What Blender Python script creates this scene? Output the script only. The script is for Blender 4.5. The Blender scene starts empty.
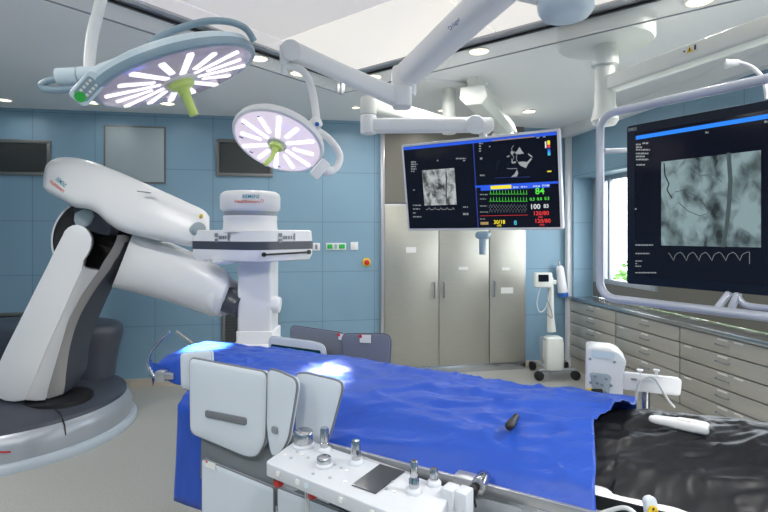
import bpy, bmesh, math, random
from mathutils import Vector, Matrix, noise
random.seed(7)
V = Vector
scn = bpy.context.scene
COL = scn.collection
F, CX, HY, HC = 501.0, 384.0, 233.0, 1.75      # focal length in pixels, horizon row, eye height

def P(px, py, d):                     # a point at distance d along the view axis
    return V(((px-CX)/F*d, d, HC-(py-HY)/F*d))
def G(px, py, z):                     # a point on the horizontal plane at height z
    return P(px, py, F*(HC-z)/(py-HY))
def RAY(px, py):
    return V(((px-CX)/F, 1.0, -(py-HY)/F))
EYE = V((0, 0, HC))
def HIT(px, py, p0, n):               # where a line of sight meets a plane
    r = RAY(px, py); return EYE + r*((p0-EYE).dot(n)/r.dot(n))

# room frame: corner of back wall and right wall, U along the back wall, W along the right wall toward the viewer
C0 = V((2.43, 6.614, 0)); U = V((.9852, .1713, 0)); W = V((.1713, -.9852, 0)); Z = V((0, 0, 1))
H = 3.12
def R(u, v, z): return C0 + U*u + W*v + Z*z
def BW(px, py):
    q = HIT(px, py, C0, W) - C0; return q.dot(U), q.z
def RW(px, py, off=0.0):
    q = HIT(px, py, C0+U*off, U) - C0; return q.dot(W), q.z
# table frame
T0 = V((.675, 1.566, 0)); TA = V((.866, -.5, 0)); TN = V((.5, .866, 0))
def T(s, w, z): return T0 + TA*s + TN*w + Z*z
def TW(px, py, w):
    q = HIT(px, py, T0+TN*w, TN) - T0; return q.dot(TA), q.z

# ---------------------------------------------------------------- materials
def mat(name, col, rough=.5, metal=0., var=0., vscale=8., bump=0., bscale=60., spec=.5, coat=0., stretch=None, emit=None, es=0.):
    m = bpy.data.materials.new(name); m.use_nodes = True
    nt = m.node_tree; b = nt.nodes['Principled BSDF']
    b.inputs['Base Color'].default_value = (*col, 1); b.inputs['Roughness'].default_value = rough
    b.inputs['Metallic'].default_value = metal; b.inputs['Specular IOR Level'].default_value = spec
    b.inputs['Coat Weight'].default_value = coat
    tc = nt.nodes.new('ShaderNodeTexCoord'); mp = nt.nodes.new('ShaderNodeMapping')
    nt.links.new(tc.outputs['Object'], mp.inputs['Vector'])
    if stretch: mp.inputs['Scale'].default_value = stretch
    if var:
        n = nt.nodes.new('ShaderNodeTexNoise'); n.inputs['Scale'].default_value = vscale; n.inputs['Detail'].default_value = 4
        nt.links.new(mp.outputs[0], n.inputs['Vector'])
        r = nt.nodes.new('ShaderNodeMix'); r.data_type = 'RGBA'
        r.inputs['A'].default_value = (*[c*(1-var) for c in col], 1); r.inputs['B'].default_value = (*[min(1, c*(1+var)) for c in col], 1)
        nt.links.new(n.outputs['Fac'], r.inputs['Factor']); nt.links.new(r.outputs['Result'], b.inputs['Base Color'])
    if bump:
        n2 = nt.nodes.new('ShaderNodeTexNoise'); n2.inputs['Scale'].default_value = bscale; n2.inputs['Detail'].default_value = 3
        nt.links.new(mp.outputs[0], n2.inputs['Vector'])
        bp = nt.nodes.new('ShaderNodeBump'); bp.inputs['Strength'].default_value = bump; bp.inputs['Distance'].default_value = .01
        nt.links.new(n2.outputs['Fac'], bp.inputs['Height']); nt.links.new(bp.outputs[0], b.inputs['Normal'])
    if emit:
        b.inputs['Emission Color'].default_value = (*emit, 1); b.inputs['Emission Strength'].default_value = es
    return m

def grid_wall(name, col, joint, du, dz, uo, zo, axis):
    """painted wall panels with fine joints, measured along the wall and up"""
    m = mat(name, col, .45, var=.05, vscale=1.3); nt = m.node_tree; b = nt.nodes['Principled BSDF']
    g = nt.nodes.new('ShaderNodeNewGeometry')
    def vm(op, *a):
        n = nt.nodes.new('ShaderNodeVectorMath'); n.operation = op
        for i, x in enumerate(a):
            if isinstance(x, Vector): n.inputs[i].default_value = x
            else: nt.links.new(x, n.inputs[i])
        return n
    def ma(op, a, c):
        n = nt.nodes.new('ShaderNodeMath'); n.operation = op
        for i, x in enumerate((a, c)):
            if isinstance(x, (int, float)): n.inputs[i].default_value = x
            else: nt.links.new(x, n.inputs[i])
        return n.outputs[0]
    rel = vm('SUBTRACT', g.outputs['Position'], C0).outputs[0]
    def line(ax, off, step, wd):
        d = vm('DOT_PRODUCT', rel, ax).outputs['Value']
        fr = ma('FRACT', ma('DIVIDE', ma('SUBTRACT', d, off), step), 0)
        return ma('LESS_THAN', fr, wd/step)
    l = ma('MAXIMUM', line(axis, uo, du, .007), line(Z, zo, dz, .007))
    old = b.inputs['Base Color'].links[0].from_socket
    mx = nt.nodes.new('ShaderNodeMix'); mx.data_type = 'RGBA'; mx.inputs['B'].default_value = (*joint, 1)
    nt.links.new(l, mx.inputs['Factor']); nt.links.new(old, mx.inputs['A']); nt.links.new(mx.outputs['Result'], b.inputs['Base Color'])
    return m

def emis(name, col, s):
    return mat(name, (.02, .02, .02), .6, emit=col, es=s)

M = {}
def defmats():
    M['wall'] = grid_wall('blue wall panel', (.215, .355, .465), (.13, .22, .30), .635, .6, -.05, .08, U)
    M['wall_r'] = grid_wall('blue wall panel side', (.215, .355, .465), (.13, .22, .30), .635, .6, .1, .08, W)
    M['ceil'] = mat('ceiling panel', (.87, .88, .88), .55, var=.02, vscale=2)
    M['floor'] = mat('speckled vinyl floor', (.375, .375, .35), .34, var=.22, vscale=70, spec=.4)
    M['plinth'] = mat('base plinth paint', (.42, .48, .54), .4, var=.03)
    M['desk_glass'] = mat('desk display glass', (.045, .05, .06), .15, var=.1)
    M['joint'] = mat('ceiling joint', (.12, .13, .14), .7)
    M['base'] = mat('beige skirting', (.50, .45, .37), .5, var=.05)
    M['white'] = mat('white enamel', (.74, .75, .775), .33, var=.015, vscale=3, coat=.15)
    M['arm'] = mat('white arm paint', (.80, .815, .84), .40, var=.02, vscale=4)
    M['warmwhite'] = mat('warm white paint', (.72, .74, .70), .4, var=.02, vscale=4)
    M['lblue'] = mat('pale blue grey paint', (.60, .71, .79), .35, var=.02)
    M['bluegrey'] = mat('blue grey paint', (.24, .34, .42), .38, var=.03)
    M['grey'] = mat('mid grey paint', (.22, .24, .27), .45, var=.04)
    M['dgrey'] = mat('dark grey paint', (.048, .055, .075), .38, var=.06)
    M['black'] = mat('black rubber', (.008, .008, .010), .5, var=.1)
    M['silver'] = mat('silver paint', (.36, .39, .43), .33, .35, var=.03)
    M['beigegrey'] = mat('warm grey paint', (.33, .32, .31), .4, var=.03)
    M['steel'] = mat('brushed steel', (.44, .435, .385), .40, .65, var=.08, vscale=6, stretch=(1, 1, 14))
    M['steel_d'] = mat('drawer steel', (.50, .48, .44), .38, .45, var=.08, vscale=5, stretch=(1, 1, 10))
    M['steel_w'] = mat('worktop steel', (.52, .54, .56), .22, .95, var=.05, vscale=5)
    M['taupe'] = mat('taupe steel panel', (.19, .18, .155), .42, .35, var=.06, vscale=3)
    M['chrome'] = mat('polished chrome', (.55, .56, .58), .18, 1.0, var=.02)
    M['alu'] = mat('anodised aluminium', (.48, .49, .52), .35, .8, var=.03)
    M['vent'] = mat('vent mesh', (.075, .08, .08), .6, .2, var=.1, vscale=120)
    M['ventframe'] = mat('vent frame', (.20, .205, .20), .45, .5, var=.05)
    M['panelgrey'] = mat('pale grey panel', (.34, .41, .44), .45, var=.02)
    M['blue_d'] = mat('blue surgical drape', (.014, .068, .41), .40, var=.08, vscale=14, bump=.2, bscale=30, spec=.35, stretch=(1, 2.4, 1))
    _b = M['blue_d'].node_tree.nodes['Principled BSDF']; _b.inputs['Sheen Weight'].default_value = .06; _b.inputs['Sheen Roughness'].default_value = .45
    M['desk'] = mat('desk enamel', (.56, .59, .64), .4, var=.02, vscale=4)
    M['black_d'] = mat('black vinyl drape', (.008, .009, .012), .40, var=.2, vscale=12, bump=.1, bscale=18, spec=.4)
    M['shield'] = mat('shield vinyl light', (.56, .62, .69), .5, var=.025, vscale=6)
    M['shield_e'] = mat('shield binding', (.15, .165, .185), .6, var=.05)
    M['shield_d'] = mat('shield vinyl dark', (.165, .185, .235), .55, var=.05, vscale=9)
    M['skirt'] = mat('skirt vinyl', (.165, .185, .205), .55, var=.05, vscale=9)
    M['leadglass'] = mat('dark green lead glass', (.004, .045, .055), .12, var=.05)
    M['screen'] = mat('screen glass', (.004, .005, .010), .10, spec=.22, emit=(.10, .12, .30), es=.02)
    M['shade'] = emis('soft picture shadow', (.07, .11, .115), .6)
    M['shade1'] = emis('grey picture shadow', (.05, .055, .055), .8)
    M['bezel_w'] = mat('pale bezel', (.66, .68, .74), .35, var=.02)
    M['bezel_b'] = mat('navy black bezel', (.006, .012, .026), .5, var=.05, spec=.2)
    M['tubegrey'] = mat('lilac grey tube', (.50, .53, .62), .32, .2, var=.02)
    M['green_h'] = mat('lime green handle', (.56, .72, .20), .35, var=.03)
    M['red'] = mat('red plastic', (.55, .02, .02), .35, var=.03)
    M['yellow'] = mat('yellow plastic', (.75, .52, .02), .4, var=.03)
    M['greenp'] = mat('green plastic', (.02, .42, .06), .35, var=.03)
    M['bluep'] = mat('blue plastic', (.02, .12, .45), .4, var=.03)
    M['paper'] = mat('white paper', (.75, .75, .73), .7, var=.02)
    M['cable'] = mat('pale cable', (.62, .64, .66), .45, var=.03)
    M['win_frame'] = mat('window frame', (.42, .46, .50), .4, .3, var=.03)
    M['leaf'] = mat('hedge leaves', (.10, .26, .04), .6, var=.5, vscale=9)
    M['ground'] = mat('outdoor paving', (.45, .43, .39), .8, var=.1, vscale=5)
    M['terracotta'] = mat('roof tiles', (.30, .13, .07), .7, var=.25, vscale=12)
    M['diff'] = mat('light diffuser', (.35, .35, .34), .6, emit=(1, .955, .89), es=.66)
    M['diff_dim'] = mat('satin ceiling sheet', (.62, .60, .60), .5, emit=(1, .95, .93), es=.36)
    M['dl'] = mat('downlight lens', (.8, .75, .6), .5, emit=(1, .88, .62), es=2.2)
    M['led'] = mat('led strip', (.8, .8, .8), .4, emit=(1, .95, 1), es=1.6)
    M['led_dim'] = mat('led strip soft', (.6, .58, .62), .3, emit=(1, .93, 1), es=.85)
    M['lens'] = mat('lamp lens', (.30, .28, .36), .14, var=.35, vscale=14, emit=(.85, .75, .95), es=.13)
    M['lens_b'] = mat('lamp lens lit', (.60, .54, .62), .2, var=.05, vscale=25, emit=(.95, .82, .95), es=.50)
    M['glow_w'] = emis('white trace', (.85, .88, .9), .8)
    M['glow_dim'] = emis('grey trace', (.5, .55, .58), .45)
    M['glow_g'] = emis('green trace', (.10, .85, .05), .9)
    M['glow_g2'] = emis('dark green trace', (.02, .42, .04), .5)
    M['glow_r'] = emis('red trace', (.85, .03, .03), .9)
    M['glow_y'] = emis('yellow trace', (.95, .78, .02), .95)
    M['glow_o'] = emis('tan trace', (.60, .40, .14), .6)
    M['glow_c'] = emis('cyan trace', (.05, .55, .75), .9)
    M['glow_b'] = emis('blue title bar', (.005, .09, .80), .9)
    M['glow_b2'] = emis('bright blue title bar', (.005, .22, .95), 1.0)
    M['glow_nb'] = emis('navy divider', (.01, .03, .35), .6)
    M['teal_ink'] = mat('teal lettering', (.0, .24, .34), .6, spec=.1)
    M['orange_ink'] = mat('orange lettering', (.72, .10, .05), .6, spec=.1)
    M['blue_ink'] = mat('blue lettering', (.02, .05, .32), .5)
    M['xray'] = xray('angiogram picture', (.50, .53, .53), .50, 7.0)
    M['xray2'] = xray('large angiogram picture', (.30, .42, .44), .42, 5.0)
    M['echo'] = emis('echo picture', (.55, .58, .60), .55)
    M['glass'] = glassm()
    M['skirtglass'] = glassm('skirt glass', .07, .13)

def xray(name, tint, s, sc):
    m = bpy.data.materials.new(name); m.use_nodes = True; nt = m.node_tree; b = nt.nodes['Principled BSDF']
    tc = nt.nodes.new('ShaderNodeTexCoord')
    n = nt.nodes.new('ShaderNodeTexNoise'); n.inputs['Scale'].default_value = sc; n.inputs['Detail'].default_value = 7; n.inputs['Distortion'].default_value = 1.1
    n2 = nt.nodes.new('ShaderNodeTexNoise'); n2.inputs['Scale'].default_value = sc*.5; n2.inputs['Detail'].default_value = 2
    nt.links.new(tc.outputs['Generated'], n.inputs['Vector']); nt.links.new(tc.outputs['Generated'], n2.inputs['Vector'])
    a = nt.nodes.new('ShaderNodeMath'); a.operation = 'MULTIPLY_ADD'; a.inputs[1].default_value = .75
    nt.links.new(n.outputs['Fac'], a.inputs[0]); nt.links.new(n2.outputs['Fac'], a.inputs[2])
    r = nt.nodes.new('ShaderNodeValToRGB'); r.color_ramp.elements[0].position = .64; r.color_ramp.elements[1].position = 1.12
    r.color_ramp.elements[0].color = (tint[0]*.10, tint[1]*.10, tint[2]*.10, 1); r.color_ramp.elements[1].color = (*[min(1, c*1.7) for c in tint], 1)
    nt.links.new(a.outputs[0], r.inputs[0])
    b.inputs['Base Color'].default_value = (.01, .01, .01, 1); b.inputs['Roughness'].default_value = .15
    nt.links.new(r.outputs[0], b.inputs['Emission Color']); b.inputs['Emission Strength'].default_value = s
    return m
def glassm(nm='window glass', gl=.06, haze=0.):
    m = bpy.data.materials.new(nm); m.use_nodes = True; nt = m.node_tree
    out = nt.nodes['Material Output']; nt.nodes.remove(nt.nodes['Principled BSDF'])
    t = nt.nodes.new('ShaderNodeBsdfTransparent'); g = nt.nodes.new('ShaderNodeBsdfGlossy'); g.inputs['Roughness'].default_value = .02
    mx = nt.nodes.new('ShaderNodeMixShader'); mx.inputs[0].default_value = gl; nt.links.new(t.outputs[0], mx.inputs[1]); nt.links.new(g.outputs[0], mx.inputs[2])
    last = mx
    if haze:
        d = nt.nodes.new('ShaderNodeBsdfDiffuse'); d.inputs[0].default_value = (.8, .84, .82, 1); m2 = nt.nodes.new('ShaderNodeMixShader'); m2.inputs[0].default_value = haze
        nt.links.new(mx.outputs[0], m2.inputs[1]); nt.links.new(d.outputs[0], m2.inputs[2]); last = m2
    nt.links.new(last.outputs[0], out.inputs['Surface']); return m

# ---------------------------------------------------------------- mesh builder
def frame(ax):
    ax = ax.normalized(); h = V((0, 0, 1)) if abs(ax.z) < .9 else V((1, 0, 0))
    x = h.cross(ax).normalized(); return x, ax.cross(x).normalized(), ax
def rrect(w, h, r, k=5):
    r = max(1e-4, min(r, w/2-1e-4, h/2-1e-4)); out = []
    for cx, cy, a0 in ((w/2-r, h/2-r, 0), (-w/2+r, h/2-r, 90), (-w/2+r, -h/2+r, 180), (w/2-r, -h/2+r, 270)):
        for i in range(k+1):
            a = math.radians(a0+90*i/k); out.append((cx+r*math.cos(a), cy+r*math.sin(a)))
    return out
def spline(pts, n=8, closed=False):
    pts = [V(p) for p in pts]; N = len(pts); out = []
    rng = range(N if closed else N-1)
    for i in rng:
        if closed: p0, p1, p2, p3 = pts[i-1], pts[i], pts[(i+1) % N], pts[(i+2) % N]
        else: p0, p1, p2, p3 = pts[max(i-1, 0)], pts[i], pts[i+1], pts[min(i+2, N-1)]
        for k in range(n):
            t = k/n
            out.append(.5*((2*p1)+(p2-p0)*t+(2*p0-5*p1+4*p2-p3)*t*t+(3*p1-p0-3*p2+p3)*t**3))
    if not closed: out.append(pts[-1].copy())
    return out
class B:
    def __init__(s): s.bm = bmesh.new()
    def face(s, pts):
        vs = [s.bm.verts.new(p) for p in pts]; return s.bm.faces.new(vs)
    def loft(s, rings, cap=True, closed=False):
        rs = [[s.bm.verts.new(p) for p in r] for r in rings]; n = len(rs[0])
        pairs = list(zip(rs, rs[1:])) + ([(rs[-1], rs[0])] if closed else [])
        for a, b in pairs:
            for i in range(n):
                j = (i+1) % n
                try: s.bm.faces.new((a[i], a[j], b[j], b[i]))
                except ValueError: pass
        if cap and not closed:
            s.bm.faces.new(list(reversed(rs[0]))); s.bm.faces.new(rs[-1])
        return s
    def sheet(s, rows):
        rs = [[s.bm.verts.new(p) for p in r] for r in rows]
        for a, b in zip(rs, rs[1:]):
            for i in range(len(a)-1): s.bm.faces.new((a[i], a[i+1], b[i+1], b[i]))
        return s
    def prism(s, pts, vec):
        vec = V(vec); return s.loft([[V(p) for p in pts], [V(p)+vec for p in pts]])
    def box(s, o, ex, ey, ez):           # a corner and three edge vectors
        o, ex, ey, ez = V(o), V(ex), V(ey), V(ez)
        return s.loft([[o, o+ex, o+ex+ey, o+ey], [o+ez, o+ex+ez, o+ex+ey+ez, o+ey+ez]])
    def cbox(s, c, ex, ey, ez):          # centre and three full edge vectors
        ex, ey, ez = V(ex), V(ey), V(ez); return s.box(V(c)-ex/2-ey/2-ez/2, ex, ey, ez)
    def cyl(s, p0, p1, r0, r1=None, seg=24):
        p0, p1 = V(p0), V(p1); r1 = r0 if r1 is None else r1; x, y, z = frame(p1-p0)
        ring = lambda p, r: [p+(x*math.cos(a)+y*math.sin(a))*r for a in [2*math.pi*i/seg for i in range(seg)]]
        return s.loft([ring(p0, r0), ring(p1, r1)])
    def lathe(s, c, ax, prof, seg=40):   # prof: (radius, height along ax)
        c = V(c); x, y, z = frame(V(ax)); rings = []
        for r, h in prof:
            r = max(r, 1e-4)
            rings.append([c+z*h+(x*math.cos(a)+y*math.sin(a))*r for a in [2*math.pi*i/seg for i in range(seg)]])
        return s.loft(rings)
    def tube(s, pts, r, seg=12, closed=False):
        pts = [V(p) for p in pts]; n = len(pts); rings = []; x = None
        for i, p in enumerate(pts):
            if closed: t = pts[(i+1) % n]-pts[i-1]
            else: t = pts[min(i+1, n-1)]-pts[max(i-1, 0)]
            t.normalize()
            if x is None: x, y, _ = frame(t)
            else:
                x = x-t*x.dot(t); x.normalize()
            y = t.cross(x); rr = r[i] if isinstance(r, (list, tuple)) else r
            rings.append([p+(x*math.cos(a)+y*math.sin(a))*rr for a in [2*math.pi*k/seg for k in range(seg)]])
        return s.loft(rings, closed=closed)
    def slab(s, c, ex, ey, w, h, r, t, k=5):   # rounded rectangle centred at c, thickness t along ex x ey
        ex, ey = V(ex).normalized(), V(ey).normalized(); n = ex.cross(ey)
        return s.prism([V(c)+ex*a+ey*b-n*t/2 for a, b in rrect(w, h, r, k)], n*t)
    def sweep(s, path, ups, w, h, k=3, e=.35):  # rounded-box section along a path, w sideways, h along up
        rings = []; n = len(path)
        for i, p in enumerate(path):
            t = (path[min(i+1, n-1)]-path[max(i-1, 0)]).normalized(); up = (ups-t*ups.dot(t)).normalized(); sd = t.cross(up)
            ww = w[i] if isinstance(w, (list, tuple)) else w; hh = h[i] if isinstance(h, (list, tuple)) else h
            rings.append([p+sd*a+up*b for a, b in rrect(ww, hh, e*min(ww, hh), k)])
        return s.loft(rings)
TEXTS = []
def finish(name, b, m, loc, bevel=0., ang=42, seg=2, smooth=True):
    bm = b.bm
    bmesh.ops.recalc_face_normals(bm, faces=bm.faces)
    if bevel:
        es = [e for e in bm.edges if len(e.link_faces) == 2 and e.calc_face_angle(0) > math.radians(38)]
        bmesh.ops.bevel(bm, geom=es, offset=bevel, segments=seg, affect='EDGES', profile=.5, clamp_overlap=True)
    bmesh.ops.translate(bm, verts=bm.verts, vec=-loc)
    me = bpy.data.meshes.new(name); bm.to_mesh(me); bm.free(); me.materials.append(m)
    if smooth:
        me.polygons.foreach_set('use_smooth', [True]*len(me.polygons)); me.set_sharp_from_angle(angle=math.radians(ang))
    o = bpy.data.objects.new(name, me); COL.objects.link(o); return o
ORG = {}
def part(name, b, m, parent, label=None, **k):
    o = finish(name, b, m, ORG[parent], **k); o.parent = parent; ORG[o] = ORG[parent]
    if label: o['label'] = label
    return o
def thing(name, label, cat, loc, group=None):
    o = bpy.data.objects.new(name, None); o.empty_display_size = .05; COL.objects.link(o); o.location = loc; ORG[o] = V(loc)
    o['label'] = label; o['category'] = cat
    if group: o['group'] = group
    return o
def solo(name, b, m, label, cat, group=None, kind=None, **k):
    c = V((0, 0, 0)); n = len(b.bm.verts)
    for v in b.bm.verts: c += v.co
    c /= n; c.z = min(v.co.z for v in b.bm.verts)
    o = finish(name, b, m, c, **k); o.location = c; ORG[o] = c; o['label'] = label; o['category'] = cat
    if group: o['group'] = group
    if kind: o['kind'] = kind
    return o
def struct(name, b, m, parent=None, **k):
    if parent: return part(name, b, m, parent, **k)
    o = finish(name, b, m, V((0, 0, 0)), **k); o['kind'] = 'structure'; ORG[o] = V((0, 0, 0)); return o
def text(name, s, o, ex, ey, size, m, parent, n=.0015, align='LEFT', width=None, wrap=None, label=None):
    """lettering as a mesh; o = baseline start, ex right, ey up; width squeezes the line to that length"""
    cu = bpy.data.curves.new(name, 'FONT'); cu.body = s; cu.size = size; cu.align_x = align; cu.resolution_u = 2; cu.offset = .018*size if name == 'readout' else .008*size
    ob = bpy.data.objects.new(name, cu); COL.objects.link(ob); bpy.context.view_layer.update()
    me = bpy.data.meshes.new_from_object(ob.evaluated_get(bpy.context.evaluated_depsgraph_get()))
    bpy.data.objects.remove(ob); bpy.data.curves.remove(cu)
    ex, ey = V(ex).normalized(), V(ey).normalized(); nn = ex.cross(ey); base = ORG[parent]
    xs = [v.co.x for v in me.vertices]; k = width/max(1e-6, (max(xs)-min(xs))) if width else 1
    for v in me.vertices:
        p = wrap(v.co.x*k, v.co.y) if wrap else V(o)+ex*(v.co.x*k)+ey*v.co.y+nn*n
        v.co = p-base
    me.name = name; me.materials.clear(); me.materials.append(m)
    t = bpy.data.objects.new(name, me); COL.objects.link(t); t.parent = parent; ORG[t] = base
    if label: t['label'] = label
    return t
defmats()
# ================================================================ the setting
UL, VF = -7.7, 8.6
b = B(); b.box(R(UL, -.0, -.08), U*(-UL), W*VF, Z*.08); struct('floor', b, M['floor'])
b = B(); b.box(R(UL, 0, H), U*(-UL+.3), W*VF, Z*.1); struct('ceiling', b, M['ceil'])
b = B(); b.box(R(UL, -.12, 0), U*(-UL+.4), W*.12, Z*H); struct('wall_back', b, M['wall'])
b = B(); b.box(R(UL-.12, 0, 0), U*.12, W*VF, Z*H); struct('wall_left', b, M['wall_r'])
b = B(); b.box(R(UL, VF, 0), U*(-UL+.3), W*.12, Z*H); struct('wall_front', b, M['wall'])
# right wall: band above the windows, piers in the niche, front pieces
NV0, NV1, ND = .14, 6.4, .27           # niche from .. to, and its depth
SILL, HEAD = .90, 2.46
b = B()
b.box(R(0, 0, HEAD), U*.36, W*VF, Z*(3.0-HEAD))
struct('wall_right', b, M['wall_r'])
b = B(); b.box(R(0, NV1, 0), U*.36, W*(VF-NV1), Z*HEAD); struct('trim_5', b, M['wall_r'])
b = B(); b.box(R(0, 0, 0), U*.36, W*NV0, Z*HEAD); struct('trim_6', b, M['wall_r'])
b = B(); b.box(R(-.10, .0, 3.0), U*.46, W*VF, Z*.12); struct('trim_1', b, M['ceil'])       # pale bulkhead over the windows
b = B(); b.box(R(-.06, .02, .0), U*.075, W*.075, Z*3.0); struct('trim_2', b, M['white'], bevel=.004)  # corner post
b = B(); b.box(R(ND, NV0, .93), U*.09, W*(1.29-NV0), Z*.19); b.box(R(ND, 1.29, .93), U*.09, W*(NV1-1.29), Z*.36); struct('wall_niche', b, M['taupe'])
WIN = [(.30, 1.25), (1.33, 2.28), (2.36, 3.31), (3.39, 4.34), (4.42, 5.37)]
for i, (v0, v1) in enumerate(WIN):
    sl = 1.12 if i == 0 else 1.29; f = B(); t = .055
    f.box(R(ND, v0, sl), U*.07, W*t, Z*(HEAD-sl)); f.box(R(ND, v1-t, sl), U*.07, W*t, Z*(HEAD-sl))
    f.box(R(ND, v0+t, sl), U*.07, W*(v1-v0-2*t), Z*t); f.box(R(ND, v0+t, HEAD-t), U*.07, W*(v1-v0-2*t), Z*t)
    if i == 0: vm_ = RW(608, 230, ND)[0]; f.box(R(ND+.005, vm_-.02, sl+t), U*.05, W*.04, Z*(HEAD-sl-2*t))
    fo = struct('window_%d' % (i+1), f, M['win_frame'], bevel=.003)
    g = B(); g.box(R(ND+.03, v0+t, sl+t), U*.006, W*(v1-v0-2*t), Z*(HEAD-sl-2*t)); part('pane', g, M['glass'], fo)
b = B()
edges = [NV0]+[x for w in WIN for x in w]+[NV1]
for a, c in zip(edges[0::2], edges[1::2]):
    b.box(R(ND, a, 1.12), U*.09, W*(c-a), Z*(HEAD-1.12))
struct('wall_pier', b, M['panelgrey'])
b = B(); b.box(R(UL, 0, 0), U*(-UL+BW(379, 204)[0]), W*.02, Z*.09); struct('baseboard_back', b, M['base'])
b = B(); b.box(R(-.62, 0, 0), U*.60, W*.02, Z*.09); struct('baseboard_right', b, M['base'])
# outdoors
b = B(); b.box(R(.5, -6, -.1), U*14, W*18, Z*.1); struct('ground', b, M['ground'])
sh = thing('hedge_shrub', 'bright green leafy shrub seen outside through the window', 'shrub', R(3.3, -1.2, 0))
b = B()
for i in range(1500):
    a, z = random.uniform(0, 6.283), random.random()
    rr = (.95*math.sqrt(1-abs(2*z-1)**2.4))*(random.random()**.35)
    c = R(3.3, -1.2, 0)+V((rr*math.cos(a)*1.7, rr*math.sin(a)*1.7, .12+z*1.42)); q = V((random.uniform(-1, 1), random.uniform(-1, 1), random.uniform(-.5, 1))).normalized()
    x, y, _ = frame(q); l = random.uniform(.06, .11)
    b.face([c-x*l, c-y*l*.5, c+x*l, c+y*l*.5])
part('foliage', b, M['leaf'], sh)
b = B(); b.tube([R(3.3, -1.2, 0), R(3.32, -1.2, .5), R(3.28, -1.18, 1.0)], [.06, .045, .02]); part('stem', b, M['terracotta'], sh)
# ceiling joints
LF = V((.62, .785, 0)); MF = V((.785, -.62, 0)); K = V((-.373, 4.344, 0))
def FP(a, bb, z): return K - LF*a + MF*bb + Z*z     # field coordinates on the ceiling
# ---------------------------------------------------------------- laminar flow light field
fld = thing('laminar_flow_ceiling', 'large lit square ceiling field of pale translucent sheets above the table', 'ceiling light', FP(1.6, 1.6, H))
FS = 3.25
b = B(); h0 = H-.05
for (a0, b0, da, db) in ((.02, .02, .085, FS), (.02, .02, FS, .085), (FS-.06, .02, .085, FS), (.02, FS-.06, FS, .085)):
    b.box(FP(a0, b0, h0), -LF*da, MF*db, Z*(H-h0))
part('frame', b, M['alu'], fld, bevel=.004)
b = B()
for (a0, b0, da, db) in ((0, 0, .02, FS+.05), (0, 0, FS+.05, .02), (FS+.03, 0, .02, FS+.05), (0, FS+.03, FS+.05, .02)):
    b.box(FP(a0, b0, h0-.012), -LF*da, MF*db, Z*(H-h0+.012))
part('track', b, M['black'], fld)
SKB = 2.955                                   # lower edge of the glass skirt
for (o_, d_, l_, t_) in ((FP(.03, 0, SKB), -LF, FS-.03, MF), (FP(0, .03, SKB), MF, FS-.03, -LF), (FP(.03, FS+.05, SKB), -LF, FS-.03, MF), (FP(FS+.05, .03, SKB), MF, FS-.03, -LF)):
    b = B(); b.box(o_+t_*.008, d_*l_, t_*.006, Z*(h0-SKB)); gp = part('glass_skirt', b, M['skirtglass'], fld)
    b = B(); b.box(o_+t_*.006-Z*.004, d_*l_, t_*.010, Z*.006); part('edge_strip', b, M['grey'], gp)
for (a0, b0) in ((0, 0), (FS, 0), (0, FS), (FS, FS)):
    b = B(); b.box(FP(a0, b0, SKB-.01), -LF*.045, MF*.045, Z*(h0-SKB+.02)); part('corner_post', b, M['alu'], fld, bevel=.003)
ra = [(.11, .89), (.90, 2.0), (2.01, FS-.07)]; cb = [(.11, .275), (.285, 1.5), (1.51, 2.4), (2.41, FS-.07)]
for i, (a0, a1) in enumerate(ra):
    for j, (b0, b1) in enumerate(cb):
        b = B(); b.box(FP(a0, b0, h0+.012), -LF*(a1-a0), MF*(b1-b0), Z*.02)
        part('light_sheet', b, M['diff_dim'] if (j == 0 or (i, j) == (1, 1)) else M['diff'], fld)

# ---------------------------------------------------------------- downlights
def downlight(p, label, power=4.2, r=.085):
    t = thing('downlight', label, 'ceiling light', p, 'round recessed ceiling downlights')
    b = B(); b.lathe(p, V((0, 0, -1)), [(r, 0), (r*1.02, .008), (r*.9, .010), (r*.84, .004)], 28); part('trim_ring', b, M['warmwhite'], t)
    b = B(); b.cyl(p-Z*.001, p-Z*.006, r*.84, seg=28); part('lens', b, M['dl'], t)
    l = bpy.data.lights.new('downlight_bulb', 'AREA'); l.shape = 'DISK'; l.size = r*1.5; l.energy = power; l.color = (1, .97, .93); l.spread = math.radians(165)
    lo = bpy.data.objects.new('downlight_bulb', l); COL.objects.link(lo); lo.parent = t; lo.location = (0, 0, -.02)
DL = [(4, 99.5, 'recessed ceiling downlight above the grey vent in the left corner'),
      (93, 102, 'recessed ceiling downlight partly behind the control pad of the large surgical lamp'),
      (167, 103, 'recessed ceiling downlight just under the rim of the large surgical lamp'),
      (258, 58, 'recessed ceiling downlight at the right tip of the large surgical lamp'),
      (268, 105, 'recessed ceiling downlight right over the top rim of the small surgical lamp'),
      (299, 73, 'recessed ceiling downlight beside the curved yoke below the lamp arm elbow'),
      (356, 107, 'tiny ceiling downlight beside the left end of the monitor arm'),
      (373, 76.5, 'recessed ceiling downlight just above the lamp arm and the monitor arm'),
      (479, 51, 'recessed ceiling downlight right of the lettered white boom arm'),
      (442, 110, 'tiny ceiling downlight left of the white ceiling post'),
      (431, 66, 'tiny ceiling downlight half hidden by the lettered boom arm'),
      (529, 111, 'recessed ceiling downlight above the corner of the centre display'),
      (700, 0.5, 'recessed ceiling downlight at the top edge right of the round canopy')]
DLS = {356: .05, 442: .05, 431: .05, 4: .075, 529: .08}
for px, py, lb in DL: downlight(G(px, py, H-.0005), lb, 1.5 if px < 200 else 3.2 if px < 300 else 6, r=DLS.get(px, .085))
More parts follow.
